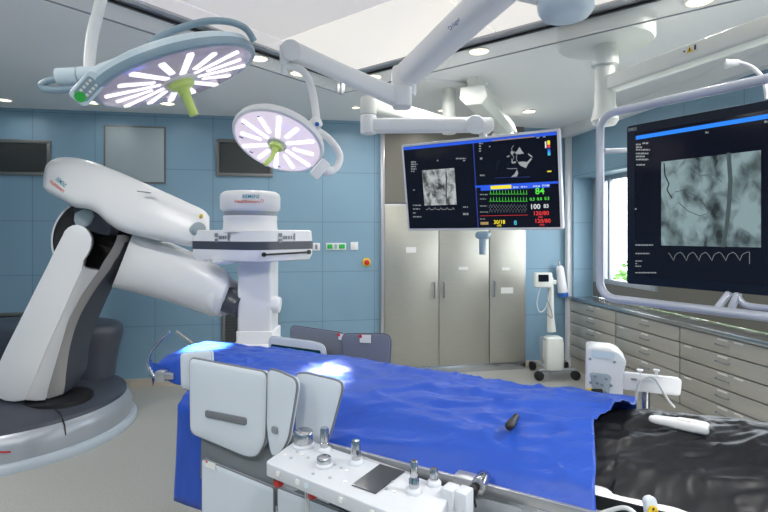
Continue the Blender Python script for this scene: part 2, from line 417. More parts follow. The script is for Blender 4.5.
for k, (x, y) in enumerate([(-2.6, 2.6), (-2.6, 1.0), (-1.2, -.3), (.6, -.6), (2.1, 1.0)]):  # unseen downlights added as fill light behind and beside the camera
    downlight(V((x, y, H-.0005)), ['added fill light out of view on the left, in front of the robot', 'added fill light out of view on the left, nearest the viewer', 'added fill light behind the viewer on the left', 'added fill light behind the viewer on the right', 'added fill light out of view at the right beside the windows'][k], (24, 24, 36, 50, 60)[k])

# ---------------------------------------------------------------- back wall fittings
def bwq(x0, y0, x1, y1):
    u0, z1 = BW(x0, y0); u1, _ = BW(x1, y0); _, z0 = BW(x0, y1); return u0, u1, z0, z1
def vent(q, label):
    u0, u1, z0, z1 = q; t = thing('wall_vent', label, 'vent', R((u0+u1)/2, 0, z0), 'framed grey air grilles in the blue wall'); f = .036
    b = B()
    for (a, c, e, g) in ((u0, u1, z0, z0+f), (u0, u1, z1-f, z1), (u0, u0+f, z0+f, z1-f), (u1-f, u1, z0+f, z1-f)):
        b.box(R(a, 0, e), U*(c-a), W*.022, Z*(g-e))
    part('frame', b, M['ventframe'], t, bevel=.003)
    b = B(); b.box(R(u0+f, .002, z0+f), U*(u1-u0-2*f), W*.004, Z*(z1-z0-2*f))
    n = 16
    for i in range(n):
        z = z0+f+(z1-z0-2*f)*(i+.5)/n; b.box(R(u0+f, .006, z-.006), U*(u1-u0-2*f), W*.008, Z*.006)
    part('grille', b, M['vent'], t)
q = bwq(-8, 139, 51, 175); vent(q, 'grey air grille high on the wall in the left corner above the robot')
vent(bwq(216, 139, 273, 176), 'grey air grille high on the wall behind the small surgical lamp')
q = bwq(222, 300, 279, 345); vent((q[0], q[1], .30, q[3]), 'grey air grille low on the wall behind the upright detector column')
q = bwq(-12, 313, 24, 335); vent((q[0], q[1], .45, q[3]), 'grey air grille low on the wall left behind the robot arm')
u0, u1, z0, z1 = bwq(104, 125, 166, 183)
t = thing('access_panel', 'square pale grey blank panel on the blue wall above the robot', 'wall panel', R((u0+u1)/2, 0, z0))
b = B(); b.box(R(u0, 0, z0), U*(u1-u0), W*.012, Z*(z1-z0)); part('frame', b, M['ventframe'], t)
b = B(); b.box(R(u0+.02, .008, z0+.02), U*(u1-u0-.04), W*.012, Z*(z1-z0-.04)); part('panel', b, M['panelgrey'], t, bevel=.003)
# sockets
def plate(x0, y0, x1, y1, label, insides, name='wall_socket', cat='socket'):
    u0, u1, z0, z1 = bwq(x0, y0, x1, y1); t = thing(name, label, cat, R((u0+u1)/2, 0, z0), 'small plates on the blue wall right of the detector')
    b = B(); b.box(R(u0, 0, z0), U*(u1-u0), W*.012, Z*(z1-z0)); part('plate', b, M['white'], t, bevel=.003)
    for a, c, m, nm in insides:
        d = u1-u0; b = B(); b.box(R(u0+d*a, .010, z0+(z1-z0)*.18), U*d*(c-a), W*.008, Z*(z1-z0)*.64); part(nm, b, M[m], t, bevel=.002)
plate(312.5, 243, 320, 250.5, 'small pale wall switch at the right tip of the detector housing', [(.35, .65, 'grey', 'rocker')], 'wall_switch', 'switch')
plate(326, 243, 346, 250, 'long white wall plate with two green sockets', [(.06, .32, 'greenp', 'socket'), (.42, .56, 'panelgrey', 'label_strip'), (.64, .94, 'greenp', 'socket')])
plate(350.5, 242, 358, 250, 'small square white wall switch right of the green sockets', [(.3, .7, 'paper', 'rocker')], 'wall_switch', 'switch')
u0, u1, z0, z1 = bwq(362, 258, 371, 266.5); c = R((u0+u1)/2, 0, (z0+z1)/2)
t = thing('emergency_button', 'red emergency stop button on a yellow round plate by the steel cabinet', 'button', c)
b = B(); b.lathe(c, W, [(.052, 0), (.052, .01), (.046, .014)], 28); part('plate', b, M['yellow'], t)
b = B(); b.lathe(c, W, [(.018, .012), (.018, .03), (.032, .032), (.032, .045), (.024, .052)], 24); part('push_cap', b, M['red'], t)

# ---------------------------------------------------------------- steel wall cabinet
u0, zt = BW(380, 204); u1, _ = BW(524, 204); D = .05
cab = thing('wall_cabinet', 'tall brushed steel three-door wall cabinet below the centre display', 'cabinet', R((u0+u1)/2, 0, 0))
b = B(); b.box(R(u0, 0, 0), U*.05, W*D, Z*(H-.0)); b.box(R(u1-.015, 0, 0), U*.015, W*D, Z*zt); b.box(R(u0+.05, 0, .0), U*(u1-u0-.065), W*(D-.012), Z*zt)
part('carcass', b, M['alu'], cab, bevel=.003)
b = B(); b.box(R(u0+.05, 0, zt+.01), U*(u1-u0-.06), W*(D-.02), Z*(H-zt-.01)); part('upper_panel', b, M['taupe'], cab, label='darker taupe panel above the doors')
b = B(); b.box(R(u0+.05, 0, 0), U*(u1-u0-.06), W*(D+.012), Z*.085); part('plinth', b, M['steel_w'], cab, bevel=.003)
xs = [BW(x, 250)[0] for x in (383.5, 437.5, 487.5, 523)]
for i in range(3):
    a, c = xs[i]+.006, xs[i+1]-.006
    b = B(); b.box(R(a, D-.01, .10), U*(c-a), W*.022, Z*(zt-.115)); d = part('door', b, M['steel'], cab, bevel=.003)
    hx = c-.06 if i == 0 else a+.05
    hz0 = BW(434, 297)[1]; b = B(); p = R(hx, D+.012, hz0); b.tube([p, p+W*.035, p+W*.035+Z*.19, p+Z*.19], .009, 8)
    part('handle', b, M['chrome'], d)
for (x0, y0, x1, y1), di in (((405, 247, 415, 252.5), 0), ((457, 266.5, 466.5, 269.5), 1), ((500, 267, 508, 270), 2), ((499, 287, 511, 293), 2)):
    a, c, e, g = bwq(x0, y0, x1, y1); b = B(); b.box(R(a, D+.012, e), U*(c-a), W*.002, Z*(g-e))
    part('paper_notice', b, M['paper'], [o for o in cab.children if o.name.startswith('door')][di])

# ---------------------------------------------------------------- drawer units and worktop
vs = [RW(571.5, 310)[0], RW(618, 310)[0], RW(682.5, 330)[0]]
step = vs[2]-vs[1]; vs += [vs[2]+step, vs[2]+2*step, vs[2]+3*step]
dlab = ['steel drawer unit in the far corner behind the rolling monitor stand', 'steel drawer unit second from the far corner, behind the white injector', 'steel drawer unit third from the far corner, under the large right display',
        'steel drawer unit fourth from the far corner', 'steel drawer unit nearest the viewer']
for i in range(5):
    v0, v1 = vs[i], vs[i+1]
    t = thing('drawer_unit', dlab[i], 'drawer cabinet', R(-.01, (v0+v1)/2, 0), 'steel drawer units along the window wall')
    b = B(); b.box(R(-.005, v0, .0), U*.24, W*(v1-v0), Z*.888); part('carcass', b, M['joint'], t)
    b = B(); b.box(R(-.012, v0, .0), U*.02, W*(v1-v0), Z*.155); part('plinth', b, M['steel_d'], t)
    for k in range(5):
        z0 = .168+.1435*k; b = B(); b.box(R(-.03, v0+.007, z0), U*.03, W*(v1-v0-.014), Z*.1335)
        d = part('drawer', b, M['steel_d'], t, bevel=.003)
        if i > 3: continue
        vc = (v0+v1)/2; b = B(); p = R(-.03, vc-.065, z0+.072)
        b.tube(spline([p, p-U*.022+W*.012, p-U*.024+W*.065, p-U*.022+W*.118, p+W*.13], 4), .006, 8); part('handle', b, M['grey'], d)
        b = B(); b.box(R(-.0315, vc-.05, z0+.108), U*.003, W*.10, Z*.016); part('label_strip', b, M['paper'], d)
        if (i+k) % 2 == 0 or i == 2:
            b = B(); b.box(R(-.0315, v0+(.06 if k % 2 else .62)*(v1-v0), z0+.112), U*.003, W*.085, Z*.014); part('label_strip', b, M['paper'], d)
b = B(); b.box(R(-.05, vs[0]-.02, .888), U*(.05+ND), W*(vs[5]-vs[0]+.04), Z*.04); solo('worktop', b, M['steel_w'], 'long brushed steel worktop running under the windows', 'worktop', bevel=.005)
# ================================================================ the C-arm robot
rob = thing('angiography_robot', 'large white robotic x-ray arm with dark grey round base on the left', 'medical robot', V((-3.1, 4.38, 0)))
BC = V((-3.27, 4.42, 0))
b = B(); b.lathe(BC, Z, [(.975, 0), (.98, .04), (.965, .065), (.945, .07)], 72); part('plinth', b, M['plinth'], rob)
b = B(); b.lathe(BC, Z, [(.935, .065), (.94, .17), (.915, .245), (.88, .28), (.84, .285)], 72); part('base_ring', b, M['silver'], rob)
b = B(); b.lathe(BC, Z, [(.895, .26), (.885, .295), (.83, .325), (.62, .365), (.3, .40), (.05, .40)], 72); deck = part('deck', b, M['dgrey'], rob)
b = B(); ang = math.radians(-33)
dv = V((math.cos(ang), math.sin(ang), 0)); sv = V((-dv.y, dv.x, 0))
b.prism([BC+dv*.60-sv*.004+Z*.354, BC+dv*.845-sv*.004+Z*.334, BC+dv*.898-sv*.004+Z*.285, BC+dv*.922-sv*.004+Z*.25, BC+dv*.939-sv*.004+Z*.17, BC+dv*.86-sv*.004+Z*.12, BC+dv*.6-sv*.004+Z*.3], sv*.008)
part('seam', b, M['black'], rob)
b = B()
rows = []
for i in range(15):
    a = math.radians(-88+2.4*i); z0 = .285-.125*(i/14)**.8
    rows.append([BC+V((math.cos(a), math.sin(a), 0))*(.943 if z < .25 else .928)+Z*z for z in (z0-.012, z0)])
b.sheet(rows); part('stripe', b, M['red'], rob, label='thin red stripe running across the silver base ring')
HC_ = V((-3.42, 4.93, 0))
b = B(); rings = []
for k, z in ((.90, .34), (.91, .42), (.93, .52), (.955, .62), (.99, .72), (1.0, .79), (.985, .835), (.94, .862), (.86, .875), (.4, .885)):
    rings.append([HC_+V(((.83*k)*(1 if math.cos(a) >= 0 else -1)*abs(math.cos(a))**.8, .40*k*math.sin(a), z)) for a in [2*math.pi*q/64 for q in range(64)]])
b.loft(rings); part('pivot_drum', b, M['dgrey'], rob, ang=60)
b = B(); b.lathe(V((-2.76, 4.24, 0)), Z, [(.26, .30), (.26, .372), (.23, .380), (.05, .385)], 40); part('arm_foot_shadow', b, M['black'], rob)  # black disc standing in for the thin shadow under the arm
# lower arm: rows across the arm, near face to far face
def arow(lx, ly, fx, fy, wx, wy, sx, sy, dx, dy):
    return dict(L=P(lx, ly, 4.10), F=P(fx, fy, 3.98), W=P(wx, wy, 4.115), S=P(sx, sy, 4.19), D=P(dx, dy, 4.42), K=P(lx, ly, 4.46))
AR = [arow(46, 268, 82, 269, 99.6, 269, 111, 268, 125, 262), arow(34, 292, 72, 292, 84, 292, 95, 290, 112, 288), arow(20, 320, 60, 320, 70, 318, 79, 318, 98.5, 318),
      arow(6, 348, 47, 348, 58, 346, 70, 347, 90, 342), arow(-7, 376, 36, 376, 51, 376, 66, 374, 87, 366), arow(-8, 388, 29, 392, 48.5, 390, 65, 386, 82, 376), arow(-3, 396, 25, 401, 47, 399, 63, 394, 78, 383)]
def interp(key, n=6): return spline([r[key] for r in AR], n)
cols = {k: interp(k) for k in 'LFWSDK'}
n = len(cols['L'])
def mixp(a, c, t): return a*(1-t)+c*t
# white shell: a broad near face with a rounded top, and a narrow facet turned to the right
KN = [(46, 268.5), (54, 252), (62.5, 235.6), (64.5, 231), (68, 227.5), (72.5, 225.3), (77, 224.8), (82, 226), (86, 228.8), (89.5, 233), (91.6, 238), (91.8, 243), (90.8, 248), (87.5, 255), (83.8, 260.5), (83, 264.5)]
FL = [(82, 270), (72, 292), (60, 320), (47, 348), (36, 376), (29, 392), (25, 400.5)]
BT = [(14, 402), (5, 401), (-3, 397.5), (-7.5, 391), (-9, 384)]
LL = [(-7, 376), (6, 348), (20, 320), (34, 292)]
WL = [(25, 400.5), (36, 401), (44, 400), (47, 398.5), (48.5, 390), (51, 376), (58, 346), (70, 318), (84, 292), (99.6, 270.5), (91, 269.6), (86, 268), (83.3, 265)]
b = B()
def depth_l(x, y): return 4.03
b.prism([P(x, y, 4.02) for x, y in KN+FL+BT+LL], V((-.19, .36, 0)))
fr = [P(x, y, 4.02) for x, y in WL[:1]]+[P(x, y, 4.05) for x, y in WL[1:3]]+[P(x, y, 4.12) for x, y in WL[3:10]]+[P(x, y, 4.06) for x, y in WL[10:]]+[P(x, y, 4.022) for x, y in FL[:-1]]
b.prism(fr, V((-.16, .25, 0)))
part('arm_shell', b, M['white'], rob, bevel=.010, ang=30)
b = B(); rings = []
PR = [(99.6, 269, 111, 268, 125, 262), (104, 261, 114.5, 261, 127, 257), (109, 253.5, 119, 255, 129, 251), (114.5, 244, 123.5, 245, 130, 243), (117.5, 235, 125.5, 237, 129.5, 239)]
def pr(i, c): x = PR[i]; return P(x[2*c], x[2*c+1], (4.115, 4.19, 4.42)[c])
ups = [spline([pr(i, c) for i in range(4, -1, -1)], 3) for c in range(3)]
Wc = ups[0][:-1]+cols['W']; Sc = ups[1][:-1]+cols['S']; Dc = ups[2][:-1]+cols['D']
for w_, s_ in zip(Wc, Sc): rings.append([w_, mixp(w_, s_, .5)+V((0, -.006, 0)), s_, s_+V((-.02, .10, 0)), w_+V((-.0, .10, 0))])
b.loft(rings); part('arm_band', b, M['beigegrey'], rob)
b = B(); rings = []
for s_, d_ in zip(Sc, Dc): rings.append([s_, mixp(s_, d_, .5)+V((.012, 0, 0)), d_, d_+V((-.10, .05, 0)), s_+V((-.06, .12, 0))])
b.loft(rings); part('arm_flank', b, M['dgrey'], rob)
# joint ring between lower arm and beam
JC = P(101, 240, 4.50); JA = V((.12, -1, .05)).normalized()
b = B(); b.lathe(JC, JA, [(.20, -.22), (.37, -.22), (.395, -.12), (.395, .02), (.39, .06), (.375, .06), (.34, -.04), (.02, -.05)], 56); part('joint_collar', b, M['white'], rob)
b = B(); b.lathe(JC, JA, [(.36, -.02), (.372, .065), (.35, .08), (.29, .05), (.02, .04)], 48); jr = part('joint_ring', b, M['black'], rob)
for x, y in ((133.5, 260), (136, 238)):
    b = B(); p = P(x, y, 4.36); b.cyl(p, p+JA*.03, .028, seg=16); part('bolt', b, M['silver'], jr)
b = B(); pts = [(73, 205.5), (84, 201), (94, 203), (102, 212), (113, 224), (109, 236), (96, 234), (80, 227), (73, 219)]
b.prism([P(x, y, 4.30) for x, y in pts], V((0, .15, 0))); part('joint_cover', b, M['dgrey'], rob, bevel=.02)
b = B(); pts = [(74, 213), (82, 209), (90, 210), (93, 216), (88, 226), (76, 228), (73, 220)]
b.prism([P(x, y, 4.27) for x, y in pts], V((0, .15, 0))); part('joint_cap', b, M['panelgrey'], rob, bevel=.015)
# upper beam: (x, top y, bottom y, distance, half depth)
UB = [(43.2, 177, 187, 4.26, .05), (46, 165, 191, 4.26, .13), (53, 159.5, 195.5, 4.25, .17), (62, 157.3, 200, 4.23, .20), (75, 157.6, 207.5, 4.20, .215), (88, 160.5, 209, 4.17, .22), (98, 163.5, 214, 4.14, .22),
      (108, 167.5, 223.5, 4.11, .22), (122, 173, 231.5, 4.07, .22), (140, 181, 236.5, 4.02, .215), (158, 189, 240.5, 3.97, .205), (176, 197, 243.8, 3.92, .19), (190, 203.5, 246.5, 3.87, .17), (200, 208, 243, 3.84, .15), (206, 212, 239, 3.82, .12), (209.5, 217, 233, 3.81, .07)]
b = B(); rings = []
ubs = spline([V(u[:3]) for u in UB], 3); ubd = spline([V((u[3], u[4], 0)) for u in UB], 3)
for q_, dd in zip(ubs, ubd):
    x, yt, yb = q_; d, hw = dd.x, dd.y; r = []
    for i in range(28):
        a = 2*math.pi*i/28; ca, sa = math.cos(a), math.sin(a); e = .62
        cx_ = abs(ca)**e*(1 if ca > 0 else -1); sy_ = abs(sa)**e*(1 if sa > 0 else -1)
        off = cx_*hw - .10*max(sy_, 0)*0
        k = (sy_+1)/2                                         # the top leans back a little
        pt = P(x, mixp(V((yb, 0, 0)), V((yt, 0, 0)), k).x, d+off*(1-.25*k)+.10*k)
        r.append(pt)
    rings.append(r)
b.loft(rings); ub = part('c_arm_beam', b, M['white'], rob, ang=60)
def onb(px, py, d): return P(px, py, d)
ex = (P(60, 190, 4.02)-P(50, 183, 4.04)); ex = V((.79, -.09, -.56)).normalized(); ey = V((.56, .05, .82)); ey = (ey-ex*ey.dot(ex)).normalized()
# end opening and screw at the beam tip
b = B(); c = P(199, 229, 3.72); b.lathe(c, V((.55, -.83, .1)), [(.02, -.12), (.05, -.12), (.055, -.02), (.05, .0), (.02, .01)], 32); part('beam_socket', b, M['panelgrey'], rob)
b = B(); c = P(201.3, 215.5, 3.70); b.lathe(c, V((.4, -.8, .4)), [(.001, -.03), (.012, -.03), (.012, .004), (.001, .008)], 16); part('screw', b, M['yellow'], rob)
b = B(); b.cbox(P(144, 192, 3.855), V((.10, -.012, -.012)), V((.0, .03, 0)), V((0, -.003, .007))); part('beam_slot', b, M['grey'], ub)
# forearm under the beam
FA = [(124, 256, 34, 4.30, .22), (140, 262, 32, 4.24, .22), (160, 269.5, 29.5, 4.16, .21), (180, 276.5, 28, 4.08, .20), (200, 284.5, 26.5, 4.0, .19), (215, 291.5, 25, 3.95, .18), (222, 296, 22.5, 3.92, .165), (225, 298.5, 18, 3.91, .13)]
b = B(); rings = []
for x, y, hp, d, hw in FA:
    r = []
    for i in range(32):
        a = 2*math.pi*i/32; tx, ty = -.40, .916                # across the limb, tilted
        o_ = math.sin(a)*hp; r.append(P(x+o_*tx*-.9*-1, y-o_*ty*-1*-1 if False else y+o_*ty, d+math.cos(a)*hw))
    rings.append(r)
b.loft(rings); part('forearm', b, M['white'], rob, ang=60)
ca = (P(240, 306, 3.80)-P(215, 291.5, 3.95)).normalized()
c = P(223, 296.5, 3.92); b = B(); b.lathe(c, ca, [(.10, -.03), (.15, -.02), (.155, .03), (.14, .055), (.06, .06)], 36); part('forearm_collar', b, M['white'], rob)
b = B(); b.cyl(c+ca*.05, c+ca*.22, .10, .085, 28); part('wrist_joint', b, M['dgrey'], rob)
# detector column
CD = 3.78; cxm = P(254.5, 300, CD)
b = B(); w_ = 34.5*CD/F
b.slab(V((cxm.x, CD+.12, 1.30)), V((1, 0, 0)), V((0, 1, 0)), w_, .26, .025, .62); colm = part('detector_column', b, M['white'], rob, bevel=.004)
b = B(); b.slab(V((cxm.x+.005, CD+.12, .80)), V((1, 0, 0)), V((0, 1, 0)), w_+.025, .28, .025, .42); part('column_foot', b, M['white'], rob, bevel=.006)
b = B(); b.box(V((cxm.x-w_/2-.012, CD+.06, .85)), V((.015, 0, 0)), V((0, .14, 0)), V((0, 0, .76))); part('column_rail', b, M['dgrey'], rob)
b = B(); c = P(274, 304, CD+.06); b.cyl(c-V((.05, 0, 0)), c+V((.05, 0, -.01)), .075, .06, 24); part('tube_knob', b, M['white'], rob, bevel=.012)
b = B(); b.slab(V((cxm.x, CD+.13, .74)), V((1, 0, 0)), V((0, 1, 0)), .36, .36, .06, .35); part('tube_housing', b, M['white'], rob, bevel=.03)
# housing slab: a rotated rectangle seen on its corner
fl, ff, fr_ = P(188.5, 245, 3.74), P(256, 245, 3.40), P(316.5, 245, 3.78)
bk = fl+fr_-ff
def hpoly(sc, z, rr=.07):
    pts = [V((p.x, p.y, 0)) for p in (ff, fr_, bk, fl)]; c = sum(pts, V((0, 0, 0)))/4; out = []
    for i in range(4):
        p0, p1, p2 = pts[i-1], pts[i], pts[(i+1) % 4]
        p0, p1, p2 = c+(p0-c)*sc, c+(p1-c)*sc, c+(p2-c)*sc; r1 = rr*2.2 if i == 0 else rr
        a, e = p1+(p0-p1).normalized()*r1, p1+(p2-p1).normalized()*r1
        for k in range(7):
            t = k/6; q_ = a*(1-t)**2+p1*2*t*(1-t)+e*t*t; out.append(V((q_.x, q_.y, z)))
    return out
b = B(); b.loft([hpoly(.94, 1.772), hpoly(.975, 1.765), hpoly(.985, 1.725), hpoly(.992, 1.688)]); part('housing_top', b, M['white'], rob, ang=30)
b = B(); b.loft([hpoly(1.0, 1.690), hpoly(1.0, 1.632)]); part('housing_band', b, M['dgrey'], rob, ang=30)
b = B(); b.loft([hpoly(.992, 1.634), hpoly(.99, 1.59), hpoly(.95, 1.555), hpoly(.90, 1.548)]); part('housing_base', b, M['white'], rob, ang=30)
nl = (V((ff.y-fl.y, -(ff.x-fl.x), 0))).normalized(); nl = nl if nl.y < 0 else -nl
nr = (V((fr_.y-ff.y, -(fr_.x-ff.x), 0))).normalized(); nr = nr if nr.y < 0 else -nr
def pad(px, nrm, base, label):
    eL = V((-nrm.y, nrm.x, 0)); eL = eL if eL.x > 0 else -eL
    c = HIT(px, 237.5, base+nrm*.004, nrm); b = B(); k = .0075
    def key(x, z, w, h):
        b.slab(c+eL*x+Z*z, eL, Z, w, h, .004, .003, 3)
    s_ = 3.6/F
    key(-9*s_, 2.4*s_, 4*s_, 4*s_); key(-9*s_, -3*s_, 4*s_, 4*s_); key(-3.2*s_, 0, 4.5*s_, 3.6*s_); key(1.2*s_, 0, 1.5*s_, 3.6*s_); key(4.2*s_, 0, 1.5*s_, 3.6*s_); key(8*s_, .6*s_, 1.7*s_, 7*s_)
    part('keypad', b, M['grey'], rob)
pad(222.5, nl, mixp(fl, ff, .5)+V((0, 0, 0)), ''); pad(288, nr, mixp(ff, fr_, .5), '')
eR = V((-nr.y, nr.x, 0)); eR = eR if eR.x > 0 else -eR
b = B(); p0, p1 = HIT(263.5, 254.6, ff+nr*-.002, nr), HIT(308.5, 252.0, ff+nr*-.002, nr)
b.tube([p0+nr*.0, p0+nr*.025, p1+nr*.025, p1], .007, 10); b.cyl(p0, p0+nr*.012, .016, seg=14); b.cyl(p1, p1+nr*.012, .016, seg=14); part('grip', b, M['black'], rob)
b = B(); c = P(224, 261, 3.66); b.lathe(c+Z*.03, -Z, [(.09, 0), (.085, .035), (.06, .05), (.01, .052)], 28); part('underside_boss', b, M['white'], rob)
# detector head on top
DC = V((P(250.5, 0, 3.68).x, 3.68, 0)); KD = 3.68/F
def zz(py, d=3.5): return HC-(py-HY)/F*d
b = B(); b.lathe(DC, Z, [(.20, 1.755), (.198, 1.775), (.192, 1.79), (.190, 1.845), (.192, 1.85), (.192, 1.875)], 56); part('head_neck', b, M['white'], rob)
b = B(); b.lathe(DC, Z, [(.175, 1.87), (.190, 1.885), (.192, 1.90), (.205, 1.92)], 56); part('head_groove', b, M['silver'], rob)
b = B(); b.lathe(DC, Z, [(.195, 1.905), (.214, 1.925), (.216, 2.01), (.208, 2.035), (.185, 2.05), (.05, 2.055)], 56); hd = part('detector_head', b, M['white'], rob, ang=60)
def wrapdrum(x0, z0):
    def f(x, y):
        a = (x+x0)/.219; return V((DC.x+.2185*math.sin(a), DC.y-.2185*math.cos(a), z0+y))
    return f
text('logo_lettering', 'SIEMENS', DC, V((1, 0, 0)), Z, .035, M['teal_ink'], hd, width=.118, wrap=wrapdrum(.0, 1.992))
text('logo_lettering', 'Healthineers', DC, V((1, 0, 0)), Z, .034, M['orange_ink'], hd, width=.172, wrap=wrapdrum(-.055, 1.958))
b = B()
for k in range(7):
    a = 6.283*k/7; b.cyl(wrapdrum(.138+.010*math.cos(a), 1.975+.010*math.sin(a))(0, 0), wrapdrum(.138+.010*math.cos(a), 1.975+.010*math.sin(a))(0, 0)+V((0, -.002, 0)), .0028, seg=8)
part('logo_dots', b, M['orange_ink'], hd)
# lettering on the beam, laid on its surface by shooting at the mesh
from mathutils.bvhtree import BVHTree
bvh = BVHTree.FromPolygons([v.co+ORG[ub] for v in ub.data.vertices], [tuple(p.vertices) for p in ub.data.polygons])
def wrapbeam(px, py, ang, sc):
    ca_, sa_ = math.cos(ang), math.sin(ang)
    def f(x, y):
        d_ = RAY(px+(x*ca_+y*sa_)*sc, py+(x*sa_-y*ca_)*sc).normalized(); h = bvh.ray_cast(EYE, d_)
        return (h[0]-d_*.003) if h[0] else EYE+d_*4.05
    return f
text('logo_lettering', 'SIEMENS', DC, V((1, 0, 0)), Z, .046, M['teal_ink'], ub, width=.092, wrap=wrapbeam(55.2, 179.8, .70, 130))
text('logo_lettering', 'Healthineers', DC, V((1, 0, 0)), Z, .042, M['orange_ink'], ub, width=.135, wrap=wrapbeam(49.0, 182.2, .63, 130))
# ================================================================ operating table
def smooth(x, a, c):
    t = max(0, min(1, (x-a)/(c-a))); return t*t*(3-2*t)
tab = thing('operating_table', 'long operating table with steel side rails under the blue and black drapes', 'operating table', T(-.8, .36, 0))
b = B(); b.slab(T(-.46, .36, .880), TA, TN, 3.0, .70, .03, .09); part('tabletop', b, M['white'], tab, bevel=.008)
b = B(); b.slab(T(-2.19, .46, .905), TA, TN, .50, .40, .08, .03); part('head_plate', b, M['white'], tab, bevel=.008)
def tray(w0, name, x0=-2.3, x1=1.0):
    b = B(); b.box(T(x0, w0, .862), TA*(x1-x0), TN*.018, Z*.034); return part(name, b, M['alu'], tab, bevel=.003)
rl = tray(-.05, 'side_rail', -1.75); tray(.752, 'side_rail')
for w0 in (-.034, .708):
    for s_ in (-1.6, -1.0, -.35, .25, .75):
        b = B(); b.cyl(T(s_, w0, .879), T(s_, w0+.045, .879), .011, seg=12); part('rail_spacer', b, M['chrome'], tab)
b = B(); b.box(T(-2.40, .27, .925), TA*3.36, TN*.36, Z*.04); part('mattress', b, M['black'], tab, bevel=.015)
b = B(); b.slab(T(-.55, .36, .66), TA, TN, .50, .34, .05, .42); part('lift_column', b, M['silver'], tab, bevel=.01)
b = B(); b.slab(T(-.55, .36, .28), TA, TN, .58, .42, .05, .36); part('column_shroud', b, M['white'], tab, bevel=.01)
b = B(); b.slab(T(-.45, .36, .06), TA, TN, 1.15, .62, .12, .12); part('foot', b, M['white'], tab, bevel=.02)
# metal arm bar at the head end
b = B()
h1 = [P(163, 374, 2.90), P(156, 377, 2.88), P(150, 370, 2.88), P(148.3, 361, 2.88), P(151, 352, 2.89), P(158, 343, 2.90), P(169.5, 331, 2.92)]
b.tube(spline(h1, 6), .0105, 10); part('head_bar', b, M['chrome'], tab)
h2 = [P(176.5, 331.5, 3.38), P(184, 337, 3.38), P(192, 343, 3.38), P(200, 352, 3.38)]
b = B(); b.tube(spline(h2, 5), .0105, 10); part('head_bar', b, M['chrome'], tab)
b = B(); b.cbox(P(162, 375.5, 2.89), V((.06, 0, 0)), V((0, .06, 0)), Z*.06); b.cbox(P(170, 375.5, 2.88), V((.06, 0, 0)), V((0, .05, 0)), Z*.035)
part('bar_clamp', b, M['alu'], tab, bevel=.006)

# ---------------------------------------------------------------- drapes
def nz(x, y, z=0.): return noise.noise(V((x, y, z)))
PROF = [(-.028, 0), (-.03, .5), (-.022, .85), (.0, .955), (.05, 1.0)]
def top(s, w):                       # height of the covered body
    hump = .050*math.exp(-((w-.47)/.24)**2)
    along = .018*math.exp(-((s+1.25)/.5)**2)+.012*math.exp(-((s+.2)/.35)**2)-.02*smooth(s, -2.2, -2.55)
    edge = .075*smooth(w, .16, -.03)+.06*smooth(w, .66, .76)
    return .992+hump+along*math.exp(-((w-.45)/.25)**2)-edge
def wr(s, w, amp=1.0):
    a = nz(s*1.7+w*2.0, w*9.0-s*1.6, 1.3); c = nz(s*4.2, w*17-s*3.0, 5.1); d = nz(s*.9-w*3, w*4, 9.)
    e = nz(s*11, w*24-s*4, 2.2)
    q1 = max(0, 1-9*abs(nz(s*1.3+w*4.5, w*7-s*2.4, 21.))); q2 = max(0, 1-8*abs(nz(s*3.1-w*2, w*13+s*2.0, 31.)))*max(0, nz(s*2, w*3, 40.)+.35)
    return amp*(1+.5*smooth(s, -1.3, -.7))*(.013*(1-abs(a)*2.2)+.0065*(1-2*abs(c))+.008*d+.0026*e+.008*q1+.010*q2)
b = B(); rows = []; NS = 230
S0, S1 = -2.56, -.012
for i in range(NS+1):
    t = i/NS; s = S0+(S1-S0)*t; row = []
    head = smooth(s, -2.03, -1.95)          # 0 in the narrow head section
    endr = max(0, (-2.40-s)/.16)            # rounding down of the head end
    drop = math.sqrt(max(0, 1-min(1, endr)**2)) if endr > 0 else 1
    wl = .20*(1-head)+(-.03)*head; wh = .745
    hem = .86 if s > -1.35 else .86-.44*smooth(s, -1.42, -1.58)
    if head < .5: hem = .895-.02*nz(s*6, 2, 2)
    wl += .05*(1-drop); wh -= .12*(1-drop)
    # near hang
    zt = top(s, wl) if head > .5 else 1.005
    for k in range(15):
        f = k/14; z = hem+(zt-.03-hem)*f
        ripple = .014*nz(s*7, z*2.2, 3.)+.006*nz(s*17, z*4, 8.)
        row.append((wl-.004+ripple*(1-.6*f)-.02*(1-f)*(1 if hem < .7 else .3), z, 0))
    for k in range(1, 56):
        f = k/56; w = wl+(wh-wl)*f; r = min(f, 1-f)
        z = top(s, w)-.045*max(0, 1-f/.06)**2-.04*max(0, 1-(1-f)/.07)**2
        if head < 1: z -= (1-head)*.05*(abs(2*f-1)**4)
        z = z-(1-drop)*.13; z += wr(s, w)*(.35+.65*min(1, r*8))
        row.append((w, z, 0))
    for k in range(9):
        f = k/8; row.append((wh+.006+.012*nz(s*6, f*2, 4.), top(s, wh)-.05-.17*f-(1-drop)*.13, 0))
    s_end = (.02+.085*smooth(t, 0, 1)) # slanted front edge
    pts = []
    for w, z, _ in row:
        sk = smooth(t, .82, 1.0)*(.075*smooth(w, .30, .62)+.012*nz(w*9, 0, 2)+.008*nz(z*11, w*5, 7)-.035*smooth(w, .02, .25)*(1-smooth(w, .35, .6)))
        pts.append(T(s+sk, w, z))
    rows.append(pts)
b.sheet(rows)
bd = solo('surgical_drape', b, M['blue_d'], 'wrinkled royal blue drape covering the body shape on the table', 'drape', ang=80)
md = bd.modifiers.new('thick', 'SOLIDIFY'); md.thickness = .003; md.offset = 1
b = B(); rows = []
